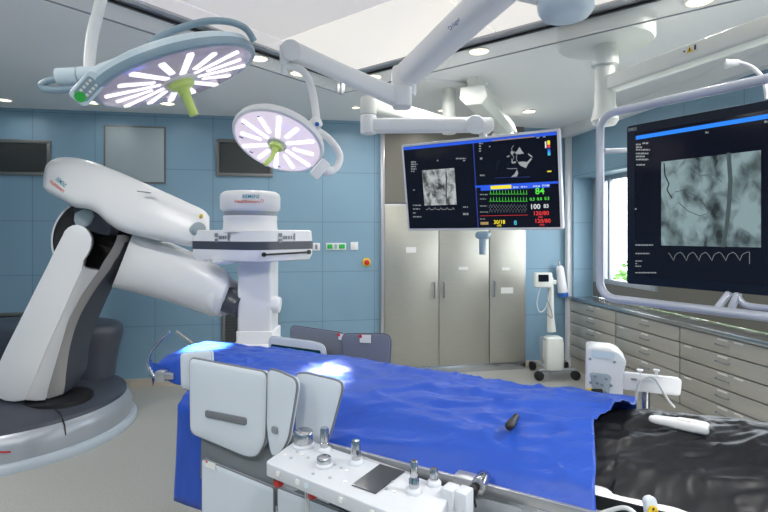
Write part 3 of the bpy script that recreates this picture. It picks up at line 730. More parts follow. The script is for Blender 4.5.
for i in range(181):
    s = -.16+1.22*i/180; row = []
    def bt(w): return top(0, w)-.012+.045*smooth(s, .1, .7)*math.exp(-((w-.42)/.28)**2)-.016*smooth(s, .12, -.02)
    wl, wh = .010, .735-.03*smooth(s, .14, .05)
    for k in range(10):
        f = k/9; z = .925+(bt(wl)-.02-.925)*f; row.append((wl-.004+.004*nz(s*6, z*5, 6.)*(1-.4*f), z))
    for k in range(1, 64):
        f = k/64; w = wl+(wh-wl)*f
        a = nz(s*2.2+w*3.5, w*7-s*3.2, 11.); c = nz(s*5.5+w*4, w*15-s*6, 4.); e = nz(s*13, w*26-s*9, 6.); q1 = max(0, 1-9*abs(nz(s*2.2+w*3.0, w*9-s*5, 51.))); q2 = max(0, 1-9*abs(nz(s*4+w*5, w*16-s*7, 61.)))
        z = bt(w)+.006*q1+.005*q2+.014*(.5-abs(a)*1.8)+.008*(.5-abs(c)*1.6)+.003*e-.035*max(0, 1-f/.06)**2-.04*max(0, 1-(1-f)/.06)**2
        if s < .03: z = min(z, top(0, w)-.008)-.006
        row.append((w, z))
    for k in range(6): row.append((wh+.006, bt(wh)-.05-.12*k/5))
    rows.append([T(s, w, z) for w, z in row])
b.sheet(rows)
kd = solo('leg_cover', b, M['black_d'], 'shiny black creased cover over the foot end of the table', 'drape', ang=80)
def surf(ob):
    o0 = ORG[ob]; t = BVHTree.FromPolygons([v.co+o0 for v in ob.data.vertices], [tuple(p.vertices) for p in ob.data.polygons])
    def f(s, w):
        h = t.ray_cast(T(s, w, 2.0), V((0, 0, -1))); return h[0].z if h[0] else 1.0
    return f
zblue, zblack = surf(bd), surf(kd)
def onsurf(px, py, f):               # where a line of sight meets the drape, in table terms
    z = 1.03
    for _ in range(6):
        q = G(px, py, z)-T0; s, w = q.dot(TA), q.dot(TN); z = f(s, w)
    return s, w, z

# black pen-like clip on the blue drape
s0, w0, z0 = onsurf(509.5, 427, zblue); s1, w1, z1 = onsurf(516, 416.5, zblue)
b = B(); zm = max(z0, z1, zblue((s0+s1)/2, (w0+w1)/2))+.017; p0, p1 = G(508.5, 427.5, zm), G(517, 415.5, zm)
b.tube([mixp(p0, p1, t) for t in (0, .04, .12, .45, .6, .9, 1)], [.006, .013, .017, .016, .012, .013, .008], 14)
pen = solo('pointer_torch', b, M['black'], 'small black cylindrical torch lying on the blue drape', 'torch')
# white handheld probe on the black cover
s0, w0, z0 = onsurf(649, 422, zblack); s1, w1, z1 = onsurf(709, 431, zblack)
hp = thing('handheld_probe', 'white tapering handheld device lying on the black cover', 'probe', T(s0, w0, z0))
zz0 = max(z0, z1, zblack((s0+s1)/2, (w0+w1)/2))
p0, p1 = T(s0, w0, zz0+.016), T(s1, w1, zz0+.019); ax = (p1-p0).normalized(); sd = V((-ax.y, ax.x, 0)).normalized(); up = sd.cross(ax); up = up if up.z > 0 else -up
b = B(); rings = []; L = (p1-p0).length
for t, w_, h_ in ((0, .018, .012), (.02, .028, .020), (.10, .036, .026), (.35, .043, .032), (.55, .052, .036), (.75, .058, .038), (.96, .058, .036), (1.0, .048, .026)):
    c = mixp(p0, p1, t); rings.append([c+sd*a+up*e for a, e in rrect(w_, h_, .4*min(w_, h_), 4)])
b.loft(rings); part('body', b, M['white'], hp, ang=50)
b = B(); b.slab(mixp(p0, p1, .68)+up*.018, ax, sd, .07, .03, .01, .004); part('key_strip', b, M['paper'], hp)
# ================================================================ lead shields on the table rails
def pad_on(w, pxs, t=.018, lift=0.):      # outline picked on the upright plane at table offset w, built there
    pts = []
    for x, y in pxs:
        s, z = TW(x, y, w); pts.append(T(s, w, z))
    return pts
def rounded(pts, r, k=5):
    out = []; n = len(pts)
    for i, p in enumerate(pts):
        a, c = pts[i-1], pts[(i+1) % n]; ra = min(r, (a-p).length*.45); rc = min(r, (c-p).length*.45)
        e0, e1 = p+(a-p).normalized()*ra, p+(c-p).normalized()*rc
        for j in range(k+1):
            t = j/k; out.append(e0*(1-t)**2+p*2*t*(1-t)+e1*t*t)
    return out
def cushion(th, pts, nrm, t, m_face, m_edge, r=.03, bulge=.008, ring=.006, name='panel'):
    o = rounded(pts, r); c = sum(o, V((0, 0, 0)))/len(o); nrm = nrm.normalized()
    b = B(); sc = lambda k, h: [c+(p-c)*k+nrm*h for p in o]
    b.loft([sc(.975, -t/2+.001), sc(.985, -t/2-.0), sc(.985, t/2-.004), sc(.97, t/2), sc(.90, t/2+bulge*.5), sc(.6, t/2+bulge)])
    f = part(name, b, m_face, th, ang=40)
    b = B(); b.tube([p for p in sc(.988, t*.15)], ring, 8, closed=True); part('binding', b, m_edge, f)
    return f
near = -TN
# big near shield
sh1 = thing('radiation_shield', 'large pale grey lead shield with a dark slot, hung on the near table rail', 'lead shield', T(-1.5, -.10, .86), 'lead shields hung on the table rails')
pm = pad_on(-.11, [(190.5, 356.8), (269, 371.5), (267, 441), (259, 456), (249, 456.5), (191.5, 432.5)])
f = cushion(sh1, pm, near, .028, M['shield'], M['shield_e'], r=.035, name='main_panel')
sl = pad_on(-.1285, [(206.5, 409.5), (247.5, 417.5), (247.5, 425), (206.5, 416.5)])
b = B(); b.prism(rounded(sl, .012), near*.010); part('hand_slot', b, M['shield_e'], f, bevel=.002)
b = B(); b.box(T(-1.72, -.105, .86), TA*.05, TN*.055, Z*.06); b.box(T(-1.40, -.105, .86), TA*.05, TN*.055, Z*.06); 
hk = part('rail_hook', b, M['alu'], sh1)
# pale panel behind it
sh4 = thing('radiation_shield', 'narrow pale grey shield edge showing left behind the large slotted shield', 'lead shield', T(-1.75, -.07, .86), 'lead shields hung on the table rails')
cushion(sh4, pad_on(-.07, [(181.5, 353), (212, 350), (214, 395), (182.5, 388)]), near, .02, M['shield'], M['panelgrey'], r=.02, ring=.003)
b = B(); b.box(T(-1.80, -.075, .86), TA*.05, TN*.03, Z*.1); part('rail_hook', b, M['alu'], sh4)
# swivelled flap
sh2 = thing('radiation_shield', 'narrow tapering lead shield flap turned edgeways beside the slotted shield', 'lead shield', P(283, 420, 2.08), 'lead shields hung on the table rails')
fl_ = [P(269.5, 368, 2.10), P(281, 371, 2.06), P(296.5, 378, 1.985), P(298.5, 386, 1.975), P(290, 438, 1.985), P(284, 450, 2.0), P(274.5, 457, 2.06), P(271.5, 448, 2.09), P(268.5, 425, 2.10)]
nf = (fl_[2]-fl_[0]).cross(V((0, 0, 1))); nf = nf if nf.dot(EYE-fl_[0]) > 0 else -nf
ffc = cushion(sh2, fl_, nf, .022, M['shield'], M['shield_e'], r=.03, bulge=.004, name='flap_panel')
c = P(277.5, 429, 2.043); b = B(); exf = V((nf.y, -nf.x, 0)).normalized(); exf = exf if exf.x > 0 else -exf
b.slab(c+nf.normalized()*.014, exf, V((.03, 0, 1)), .035, .028, .010, .008); part('hand_slot', b, M['grey'], ffc)
b = B(); b.cyl(T(-1.22, -.10, .84), T(-1.22, -.03, .86), .012, seg=12); part('hinge_pin', b, M['chrome'], sh2)
# third shield
sh3 = thing('radiation_shield', 'pale lead shield right of the flap, standing behind the control desk', 'lead shield', T(-1.1, -.07, .80), 'lead shields hung on the table rails')
cushion(sh3, pad_on(-.075, [(296, 373.5), (305, 372), (341.5, 380.5), (343.8, 387), (332, 431), (326, 446), (297, 446)]), near, .02, M['shield'], M['shield_e'], r=.03, bulge=.005)
b = B(); b.box(T(-1.08, -.068, .84), TA*.05, TN*.04, Z*.05); part('rail_hook', b, M['alu'], sh3)
# far side shields
def far(label, w, pxs, mf, me, window=None, tag=None, t=.02):
    pts = pad_on(w, pxs); th = thing('radiation_shield', label, 'lead shield', sum(pts, V((0, 0, 0)))/len(pts)-Z*.25, 'lead shields hung on the table rails')
    f = cushion(th, pts, near, t, mf, me, r=.045, bulge=.003, ring=.004)
    if window: b = B(); b.prism(rounded(pad_on(w-.016, window), .01), near*.006); part('window', b, M['leadglass'], f)
    if tag:
        q = pad_on(w-.018, tag); b = B(); b.prism(q, near*.002); tg = part('care_tag', b, M['paper'], f)
        c = q[0]*.72+q[1]*.10+q[3]*.18; b = B(); b.cyl(c-TN*.002, c-TN*.004, .011, seg=14); part('tag_mark', b, M['red'], tg)
    s_ = (pts[0]-T0).dot(TA)+.1
    b = B(); b.box(T(s_, min(w, .765)-.0, .87), TA*.05, TN*(abs(w-.765)+.01), Z*.05); part('rail_hook', b, M['alu'], th)
far('light framed shield with dark green window on the far table side', .80, [(269.5, 335.5), (316, 341.5), (325.5, 346), (328, 385), (268, 375)], M['shield'], M['panelgrey'], window=[(271.5, 344), (320.5, 350.5), (321, 372), (271.5, 366)])
far('wide dark grey shield rising behind the windowed one on the far side', .90, [(290.5, 324.8), (345, 332.5), (346, 390), (292, 380)], M['shield_d'], M['dgrey'], tag=[(338.5, 333.5), (343.5, 334.2), (343.5, 340.5), (338.5, 339.5)])
far('dark blue grey shield with white tag, right one on the far side', .84, [(341.5, 333.5), (386, 333.2), (391.5, 337), (389, 392), (346, 385)], M['shield_d'], M['dgrey'], tag=[(359.5, 334.8), (371, 335), (371, 343), (360, 342.5)])

# ---------------------------------------------------------------- skirt below the near rail
sk = thing('radiation_skirt', 'grey lead skirt with pale lower panels hanging below the near rail', 'lead skirt', T(-1.2, -.085, .3))
def zat(s): return .865
b = B(); r0 = []; r1 = []
for i in range(25):
    s = -1.72+1.50*i/24; r0.append(T(s, -.072+.004*nz(s*5, 0, 1), .862)); r1.append(T(s, -.080+.008*nz(s*4, 1, 1), .60))
b.sheet([[mixp(a, c, k/4) for k in range(5)] for a, c in zip(r0, r1)]); uf = part('upper_flap', b, M['skirt'], sk, ang=80)
uf.modifiers.new('thick', 'SOLIDIFY').thickness = .012
def skp(pxs, w, bottom):
    pts = []
    for x, y in pxs:
        s, z = TW(x, y, w); pts.append(T(s, w, z))
    s1, s0 = (pts[-1]-T0).dot(TA), (pts[0]-T0).dot(TA)
    return pts+[T(s1, w, bottom), T(s0, w, bottom)]
lp = skp([(202.5, 457.5), (275, 487)], -.098, .12); p1_ = cushion(sk, lp, near, .016, M['shield'], M['shield_e'], r=.012, bulge=.002, ring=.004, name='lower_panel')
lp2 = skp([(277.5, 486), (420, 541)], -.098, .12); cushion(sk, lp2, near, .016, M['shield'], M['shield_e'], r=.012, bulge=.002, ring=.004, name='lower_panel')
q = pad_on(-.110, [(206, 460), (215.5, 463.6), (215.5, 470.5), (206, 466.8)]); b = B(); b.prism(q, near*.002); tg = part('care_tag', b, M['paper'], p1_)
c = q[0]*.72+q[1]*.12+q[3]*.16; b = B(); b.cyl(c-TN*.002, c-TN*.004, .006, seg=12); part('tag_mark', b, M['red'], tg)
# ================================================================ table-side control desk
zT = .935
A_, B_, C_ = G(300, 437, zT), G(453, 489, zT), G(265, 462, zT)
eX = (B_-A_); Lx = eX.length; eX.normalize(); eY = Z.cross(eX).normalized(); Wy = abs((C_-A_).dot(eY)); eY = -eY if (C_-A_).dot(eY) < 0 else eY
O_ = C_+eX*((A_-C_).dot(eX)) if False else A_
shx = (C_-A_).dot(eX)          # the near edge starts a little further along
def D_(fx, fy, z=0): return A_+eX*(fx*Lx)+eY*(fy*Wy)+eX*(shx*fy)+Z*z
def DP(px, py):                 # desk-top point
    return G(px, py, zT)
dk = thing('control_desk', 'white table-side control desk with steel joysticks and small screen', 'control panel', D_(.5, .5, -.06))
b = B(); o = rounded([D_(0, 0), D_(1, 0), D_(1, 1), D_(0, 1)], .018)
b.loft([[p-Z*.048 for p in o], [p-Z*.006 for p in o], [p*1.0 for p in o]]); part('housing', b, M['desk'], dk, bevel=.004, ang=50)
def knob(px, py, r, h, flange, label, kind='knob'):
    p = DP(px, py)
    b = B(); b.lathe(p, Z, [(flange, 0), (flange, .008), (flange*.8, .014), (flange*.6, .016)], 28); fo = part('joystick_base' if kind != 'knob' else 'knob_base', b, M['desk'], dk)
    b = B()
    if kind == 'knob': b.lathe(p, Z, [(r*.97, .012), (r, .02), (r, h*.8), (r*.93, h*.93), (r*.75, h), (.002, h*1.01)], 32)
    elif kind == 'stick': b.lathe(p, Z, [(r*.7, .010), (r*.95, .016), (r, .022), (r, h*.36), (r*.88, h*.38), (r*.88, h*.42), (r, h*.44), (r, h*.9), (r*.85, h), (.002, h*1.005)], 28)
    else: b.lathe(p, Z, [(r*.9, .012), (r, .018), (r*1.0, h*.40), (r*.72, h*.46), (r*.72, h*.52), (r*.8, h*.55), (r*.75, h*.95), (r*.55, h), (.002, h)], 28)
    part('knob_cap' if kind == 'knob' else 'joystick', b, M['chrome'], fo, label=label)
knob(303.5, 446, .037, .062, .043, 'large steel rotary knob'); knob(324, 466, .026, .034, .031, 'flat steel rotary knob')
knob(324.5, 451, .0165, .088, .026, 'tall steel joystick at the back', 'stick'); knob(356, 463.5, .0165, .082, .026, 'tall steel joystick beside the small screen', 'stick')
knob(414, 492, .0165, .100, .027, 'two-stage steel joystick', 'two'); knob(434, 484.5, .0135, .052, .024, 'short steel joystick', 'stick')
b = B(); b.prism([DP(x, y)+Z*.0015 for x, y in ((351.5, 486), (375.5, 494.5), (405, 472.5), (380, 465))], Z*.003); part('display', b, M['desk_glass'], dk)
bi = 0
for px, py in ((285, 455), (291, 458), (297, 452), (302, 455), (308, 458), (341, 468), (346, 471), (335, 465), (386, 489), (394, 492), (392, 482), (313, 474), (345, 482), (330, 478)):
    p = DP(px, py); b = B(); b.lathe(p, Z, [(.006, 0), (.006, .003), (.004, .004)], 12); part('push_button', b, M['panelgrey'] if bi % 3 else M['paper'], dk); bi += 1
nd = (eX.cross(Z)); nd = nd if nd.dot(EYE-A_) > 0 else -nd
for f in (.10, .24, .30, .52, .7):
    p = D_(f, 1, -.022)+nd*.001; b = B(); b.slab(p, eX, Z, .016, .016, .004, .006); part('edge_button', b, M['lblue'] if f == .30 else M['paper'], dk)
# brackets beneath, red tipped
for px, py in ((283, 482), (317, 494)):
    c = P(px, py, 1.80); b = B(); b.cbox(c+eX*.03+V((0, .03, .0)), eX*.09, eY*.05, Z*.04); br = part('under_bracket', b, M['desk'], dk, bevel=.006)
    b = B(); b.cbox(c-eX*.018+V((0, -.012, 0)), eX*.026, eY*.03, Z*.026); part('release_tab', b, M['red'], br, bevel=.004)
b = B(); cc = P(307, 483, 1.82); b.tube(spline([cc+Z*.02, cc-Z*.05, cc+V((.01, .01, -.2)), cc+V((.03, .03, -.5)), cc+V((.10, .15, -.80))], 6), .008, 10); part('cable', b, M['cable'], dk)
# link from the desk to the rail
b = B(); b.box(D_(.35, -.0, -.045), eX*.28, -eY*.04, Z*.03); part('rail_mount', b, M['alu'], dk)
# ---------------------------------------------------------------- clamp block right of the desk
cl = thing('rail_clamp', 'steel rail clamp with black knob and white blocks right of the desk', 'clamp', P(468, 498, 1.60))
q = lambda px, py, d: P(px, py, d)
s_, z_ = TW(470, 482, -.085); b = B(); b.cbox(T(s_, -.085, z_), TA*.105, TN*.06, Z*.042); part('clamp_body', b, M['alu'], cl, bevel=.006)
s_, z_ = TW(480, 483, -.10); b = B(); b.cyl(T(s_, -.12, z_), T(s_, -.05, z_), .024, seg=24); part('clamp_pivot', b, M['chrome'], cl, bevel=.003)
s_, z_ = TW(473, 490, -.13); b = B(); b.lathe(T(s_, -.11, z_), -TN, [(.012, 0), (.012, .012), (.017, .014), (.018, .03), (.012, .036), (.002, .037)], 20); part('clamp_knob', b, M['black'], cl)
b = B(); b.tube([T(s_, -.135, z_-.01), T(s_+.012, -.135, z_-.05)], .004, 8); part('knob_lever', b, M['black'], cl)
for x0, y0, y1, d in ((450.5, 486, 530, 1.555), (464, 489, 530, 1.545)):
    c = P(x0, (y0+y1)/2, d); b = B(); b.cbox(c, eX*.042, eY*.055, Z*((y1-y0)*d/F)); part('white_block', b, M['desk'], cl, bevel=.006)
# grey remote pad with yellow warning mark on the rail
wp = thing('warning_paddle', 'grey rounded paddle with yellow warning disc at the near rail', 'control paddle', P(652, 520, 1.40))
c = P(651.5, 514, 1.42); eu = V((-.1, .12, 1)).normalized(); b = B(); b.slab(c, V((.95, .2, .05)), eu, .036, .098, .016, .02); bp = part('paddle', b, M['shield'], wp, bevel=.004)
n_ = V((.95, .2, .05)).normalized().cross(eu); n_ = n_ if n_.dot(EYE-c) > 0 else -n_
c2 = P(652.5, 511, 1.405); b = B(); b.cyl(c2, c2+n_*.004, .0145, seg=24); yd = part('warning_disc', b, M['yellow'], bp)
exw = eu.cross(n_).normalized()
b = B(); cc = c2+n_*.005
for a in range(3):
    aa = math.radians(90+120*a); d_ = exw*math.cos(aa)+eu*math.sin(aa); sd_ = exw*-math.sin(aa)+eu*math.cos(aa)
    b.prism([cc+d_*.003-sd_*.0014, cc+d_*.010-sd_*.0046, cc+d_*.010+sd_*.0046, cc+d_*.003+sd_*.0014], n_*.0008)
part('warning_symbol', b, M['black'], yd)
b = B(); b.tube(spline([c-eu*.03+V((-.02, 0, .0)), P(628, 508.5, 1.47), P(608, 511, 1.53), P(590, 518, 1.56)], 6), .0065, 10); part('paddle_cable', b, M['cable'], wp)
b = B(); b.tube([c-eu*.04, T(.12, -.05, .872)], .010, 10); part('paddle_stem', b, M['grey'], wp)
# ================================================================ ceiling-hung displays
def solve_quad(tl, tr, br, bl, d0):
    """a rectangle seen as four corners: depths that make opposite sides equal"""
    r = [RAY(*p) for p in (tl, tr, br, bl)]
    m = Matrix((r[1], -r[2], r[3])).transposed()
    k = m.inverted() @ (r[0]*d0)
    a, e, g = EYE+r[0]*d0, EYE+r[1]*k[0], EYE+r[3]*k[2]
    return a, e-a, g-a
class Disp:
    def __init__(s, tl, ex, ey, w, h): s.o, s.ex, s.ey, s.w, s.h = tl, ex, ey, w, h; s.n = ey.cross(ex).normalized(); s.n = s.n if s.n.dot(EYE-tl) > 0 else -s.n
    def at(s, px, py, off=.002): return HIT(px, py, s.o+s.n*off, s.n)
    def quad(s, b, x0, y0, x1, y1, off=.002, t=.001):     # level rectangle in the plane, given by two seen corners
        p, q = s.at(x0, y0, off), s.at(x1, y1, off); dx = (q-p).dot(s.ex); dy = (q-p).dot(s.ey)
        b.box(p, s.ex*dx, s.ey*dy, s.n*t)
    def body(s, th, m, bez, depth, mscreen):
        c = s.o+s.ex*s.w/2+s.ey*s.h/2
        b = B(); b.slab(c-s.n*(depth/2), s.ex, -s.ey, s.w, s.h, .012, depth); part('casing', b, m, th, bevel=.004)
        b = B(); b.slab(c-s.n*(depth+.03), s.ex, -s.ey, s.w*.6, s.h*.6, .03, .07); part('back_cover', b, m, th, bevel=.01)
        b = B(); b.box(s.o+s.ex*bez+s.ey*bez+s.n*.0005, s.ex*(s.w-2*bez), s.ey*(s.h-2*bez), s.n*.001); return part('screen', b, mscreen, th)
    def line(s, sc, pts, r, m, name, off=.003):
        b = B(); b.tube([s.at(x, y, off) for x, y in pts], r, 5); return part(name, b, m, sc)
    def txt(s, sc, str_, px, py, hpx, m, align='LEFT', wpx=None):
        p = s.at(px, py); k = (p-EYE).y/F; return text('readout', str_, p, s.ex, -s.ey, hpx*k/.72, m, sc, n=.002, align=align, width=None if not wpx else wpx)
    def scribble(s, sc, rows, m, name='text_lines'):      # rows of lettering too small to read
        for x0, x1, y, hpx in rows:
            x = x0; b = B()
            while x < x1-.2:
                l = random.uniform(1.2, 3.2); s.quad(b, x, y-hpx*.62, min(x+l, x1), y+hpx*.62); x += l+.6
            part('text_line', b, m, sc)
# ---- centre display
a, e, g = solve_quad((401.2, 145.2), (559.5, 128.3), (560.5, 230.6), (406, 231.6), 4.02)
ex = e.normalized(); ey = (g-ex*g.dot(ex)).normalized()
d1 = Disp(a, ex, ey, e.length, (e.length*9/16+g.dot(ey))/2)
t1 = thing('display', 'pale framed wide centre display with heart pictures and coloured vital signs', 'monitor', a+ex*d1.w/2+ey*d1.h)
sc = d1.body(t1, M['bezel_w'], .018, .05, M['screen'])
b = B(); d1.quad(b, 405.5, 148, 472.5, 143.0) if False else b.box(d1.o+ex*.02+ey*.02+d1.n*.002, ex*(d1.w-.04), ey*.022, d1.n*.001); part('title_bar', b, M['glow_b'], sc)
k = (d1.at(476, 200)-d1.o).dot(ex); b = B(); b.box(d1.o+ex*k+ey*.042+d1.n*.002, ex*.009, ey*(d1.h-.062), d1.n*.001); part('divider', b, M['glow_nb'], sc)
ky = (d1.at(520, 183.2)-d1.o).dot(ey); b = B(); b.box(d1.o+ex*k+ey*ky+d1.n*.0022, ex*(d1.w-.02-k), ey*.016, d1.n*.001); part('divider', b, M['glow_b'], sc)
b = B(); d1.quad(b, 480, 187.6, 551, 185.2); p = d1.at(480.5, 186); b = B(); b.box(p, ex*.50, ey*.036, d1.n*.001); part('title_bar', b, M['glow_b'], sc)
p = d1.at(490.5, 185.9, .0035); b = B(); b.box(p, ex*.155, ey*.026, d1.n*.001); part('alarm_field', b, M['glow_y'], sc)
d1.scribble(sc, [(513, 519, 187.2, 1.2), (521, 528, 186.8, 1.2), (533, 540, 186.2, 1.2), (542, 550, 185.4, 1.2)], M['glow_w'])
b = B(); p = d1.at(422, 170.4); q = d1.at(456.7, 204.5); b.box(p, ex*(q-p).dot(ex), ey*(q-p).dot(ey), d1.n*.001); part('angiogram', b, M['xray'], sc)
d1.line(sc, [(446, 172), (446.6, 180), (446.2, 192), (446.8, 204)], .006, M['shade1'], 'catheter_shadow', .004)
d1.scribble(sc, [(411, 416, 162, .9), (411, 417.5, 164.3, .9), (411, 416, 166.6, .9), (411, 416.5, 169, .9), (411, 415, 171.3, .9), (456, 466, 158.5, .8), (463, 466, 160.5, .8), (413, 415, 190, .7), (413, 421, 205.3, .8), (413, 420, 209, .8), (413, 416, 213, .8), (413, 422, 216.8, .8), (463, 468, 207, .8), (463, 468.5, 214, 1.6), (437, 438.5, 160.5, 1)], M['glow_dim'])
d1.line(sc, [(426+i*1.5, 209.3+(-1.6 if i % 4 == 2 else .4*(i % 2))) for i in range(20)], .0022, M['glow_dim'], 'heart_trace')
# echo picture, upper right
def blob(pts, m='echo'):
    b = B(); b.prism([d1.at(x, y, .002) for x, y in pts], d1.n*.001); return part('echo_patch', b, M[m], sc)
for pts in ([(519.5, 147), (522, 151), (524, 153.5), (519, 154.2), (514.5, 153.2), (517, 151)], [(511, 151), (514, 152.2), (512.5, 155), (510.8, 153.5)], [(511.5, 158), (513, 162), (516, 161), (515.5, 163.2), (511.8, 163.5)],
            [(518, 162), (523, 161.5), (527, 162), (531, 158), (532, 159), (528, 164), (526, 168), (521, 166), (519, 164)], [(517, 169.5), (518.2, 173), (517, 176.5), (511, 177), (514.5, 174)], [(528, 153.2), (531.5, 155.5), (533, 157.5), (531, 157), (528.5, 154.8)], [(507, 156), (510, 155.4), (509, 157), (506.4, 157)]):
    blob(pts)
for pts in ([(496, 162), (499, 159), (500.5, 161), (498.5, 166), (497, 171), (495.5, 168)], [(508, 161), (509.5, 163), (508.5, 168), (507, 165)]): blob(pts, 'bezel_b')
for pts in ([(511, 153.5), (514, 157), (511.5, 162)], [(513.5, 145.5), (511.5, 148.5), (512.3, 151.5), (515, 152)], [(507, 168.5), (511, 168.7), (517, 168.4)], [(517, 153.6), (516.4, 159), (517.4, 161.4)]): d1.line(sc, pts, .0022, M['glow_dim'], 'echo_line')
d1.line(sc, [(495, 177.8), (530, 176.8)], .0016, M['glow_nb'], 'echo_line')
d1.line(sc, [(492.5, 140.8), (534.5, 136.6)], .0035, M['glow_o'], 'tan_rule')
b = B(); p = d1.at(547.2, 140.6); b.box(p, ex*.018, ey*.028, d1.n*.001); cbr = part('colour_scale', b, M['glow_y'], sc)
for off_, mm in ((.028, 'glow_r'), (.048, 'glow_nb'), (.062, 'glow_b2'), (.082, 'glow_c')): b = B(); b.box(p+ey*off_, ex*.018, ey*.02, d1.n*.001); part('scale_band', b, M[mm], cbr)
b = B(); b.box(p+ey*.005-ex*.016, ex*.010, ey*.045, d1.n*.001); part('scale_band', b, M['glow_w'], cbr)
b = B(); p = d1.at(547.3, 170.8); b.box(p, ex*.028, ey*.009, d1.n*.001); part('depth_mark', b, M['glow_y'], sc)
d1.scribble(sc, [(480, 488, 194.5, .7), (480, 486, 199, .6), (480, 487, 206, .6), (480, 488, 212, .6), (480, 485, 219, .6), (479, 483, 143.5, .9), (479, 481, 146, .9), (479, 481, 148.6, .9), (479, 481, 151, .9), (480, 483, 158.5, 1.4), (480, 485, 175.3, 1.1), (489, 490.5, 146.5, .9), (536.5, 539.5, 137.6, .8), (543, 546, 136.8, .8)], M['glow_dim'])
# vital signs, lower right
for y0, m in ((193.2, 'glow_g'), (200.4, 'glow_g')):
    pts = []
    for i in range(13):
        x = 489+i*3.0; pts += [(x, y0+.9), (x+1.1, y0+.9), (x+1.5, y0-3.2), (x+1.9, y0+1.5), (x+2.2, y0+.9)]
    d1.line(sc, pts, .0012, M['glow_g'], 'heart_trace')
d1.line(sc, [(489+i*1.5, (204.4 if i % 2 else 207.8)) for i in range(26)], .0012, M['glow_dim'], 'pressure_trace'); d1.line(sc, [(489+i*1.5, (208.4 if i % 2 else 212.4)) for i in range(26)], .0012, M['glow_dim'], 'pressure_trace')
d1.line(sc, [(480, 215.9), (528, 215.0)], .0013, M['glow_r'], 'flat_trace')
d1.txt(sc, '84', 535.3, 194.2, 6.6, M['glow_g']); d1.txt(sc, '0.3', 529.8, 200.6, 3.0, M['glow_g']); d1.txt(sc, '0.0', 537, 200.3, 3.0, M['glow_g']); d1.txt(sc, '0.3', 544.4, 199.9, 3.0, M['glow_g'])
d1.txt(sc, '100', 530, 209, 5.0, M['glow_w']); d1.txt(sc, '83', 543.6, 207.8, 3.8, M['glow_w'])
d1.txt(sc, '120/80', 533, 215.2, 4.0, M['glow_r'], wpx=.105); d1.txt(sc, '(93)', 538.2, 217.9, 2.0, M['glow_r']); d1.txt(sc, '120/80', 534.6, 222.8, 4.0, M['glow_r'], wpx=.105); d1.txt(sc, '(93)', 539.8, 225.6, 2.0, M['glow_r'])
d1.txt(sc, '30/18', 493.8, 223.9, 4.0, M['glow_y'], wpx=.085); d1.txt(sc, '(18)', 497, 226.4, 2.0, M['glow_y']); d1.txt(sc, '8', 514, 224.8, 4.6, M['glow_c'])
b = B(); d1.quad(b, 480.5, 222, 488.5, 224.6); part('alarm_field', b, M['glow_o'], sc)
# grip under the display
b = B(); p = d1.at(483, 234.5, -.02); b.slab(p-Z*.005, ex, Z, .105, .058, .027, .075); part('grip_cap', b, M['bluegrey'], t1, bevel=.012)
b = B(); b.tube([p-Z*.02, p-Z*.08+d1.n*.01, p-Z*.150+d1.n*.015], [.030, .027, .024], 16); part('grip', b, M['bluegrey'], t1, label='blue grey hand grip hanging from the lower edge')
cback = d1.o+ex*d1.w*.5+ey*d1.h*.4-d1.n*.10
# ---- right display
vpd = V((.545, -.838, 0)).normalized(); tl = P(626.6, 126.3, 2.28)
d2 = Disp(tl, vpd, -Z, 1.25, 2.28*(283.5-126.3)/F)
t2 = thing('display', 'large dark framed right display with one big grey angiogram', 'monitor', tl+vpd*.62-Z*d2.h)
sc = d2.body(t2, M['bezel_b'], .038, .07, M['screen'])
ky0 = (d2.at(640, 134)-d2.o).dot(-Z)
b = B(); b.box(d2.o+vpd*.045-Z*.052+d2.n*.002, vpd*1.16, -Z*.017, d2.n*.001); part('title_bar', b, M['glow_b2'], sc)
p = d2.at(661.3, 161.8); q = d2.at(761, 247.5); b = B(); b.box(p, vpd*(q-p).dot(vpd), -Z*(p.z-q.z), d2.n*.001); part('angiogram', b, M['xray2'], sc)
d2.line(sc, [(728.5, 153), (730.5, 180), (729, 205), (727, 225), (722.5, 247)], .0075, M['shade'], 'catheter_shadow', .0035)
d2.line(sc, [(664, 163), (665, 175), (669, 184), (667, 190), (672, 198)], .0022, M['screen'], 'vessel_shadow', .0035)
d2.line(sc, [(675, 192), (684, 190), (694, 195), (704, 204), (709, 213), (700, 216), (688, 211), (679, 203)], 0.0016, M['shade'], 'vessel_shadow', .0035)
d2.line(sc, [(690, 168), (701, 176), (712, 174), (722, 182)], 0.0014, M['shade'], 'vessel_shadow', .0035)
pts = [(668, 252.3), (669.5, 253.2), (671.5, 256.5), (673.3, 261.5), (675, 256), (677, 254.2), (680.5, 252.6)]
tr_ = []
for i, (x0, wv) in enumerate(((668, 13), (681, 13), (693.5, 13), (706, 14), (720, 14), (734, 14))):
    for fx_, dy in ((0, 1.4), (.12, 2.5), (.3, 6.2), (.42, 9.2), (.55, 4.2), (.68, 2.2), (.95, .8)): tr_.append((x0+fx_*wv, 251.4+dy))
tr_ += [(749, 252), (749.5, 252), (749.5, 264)]
d2.line(sc, tr_, .0009, M['glow_dim'], 'heart_trace')
d2.scribble(sc, [(636, 641, 144.5, 1.0), (642.5, 648.5, 143.2, 1.0), (636, 642, 147.3, 1.0), (636, 650, 149.8, 1.0), (636, 648.5, 153.5, 1.0), (636, 645.5, 156.5, 1.0), (636, 648.5, 159.5, 1.0), (636.5, 645.5, 164.8, .9), (635.5, 653, 245, 1.1), (635.5, 649.5, 253.5, 1.0), (635.5, 642, 261, .9), (635.5, 637, 263.6, .9), (635.5, 641, 266.2, .9), (635.5, 656.5, 272.7, 1.0)], M['glow_dim'])
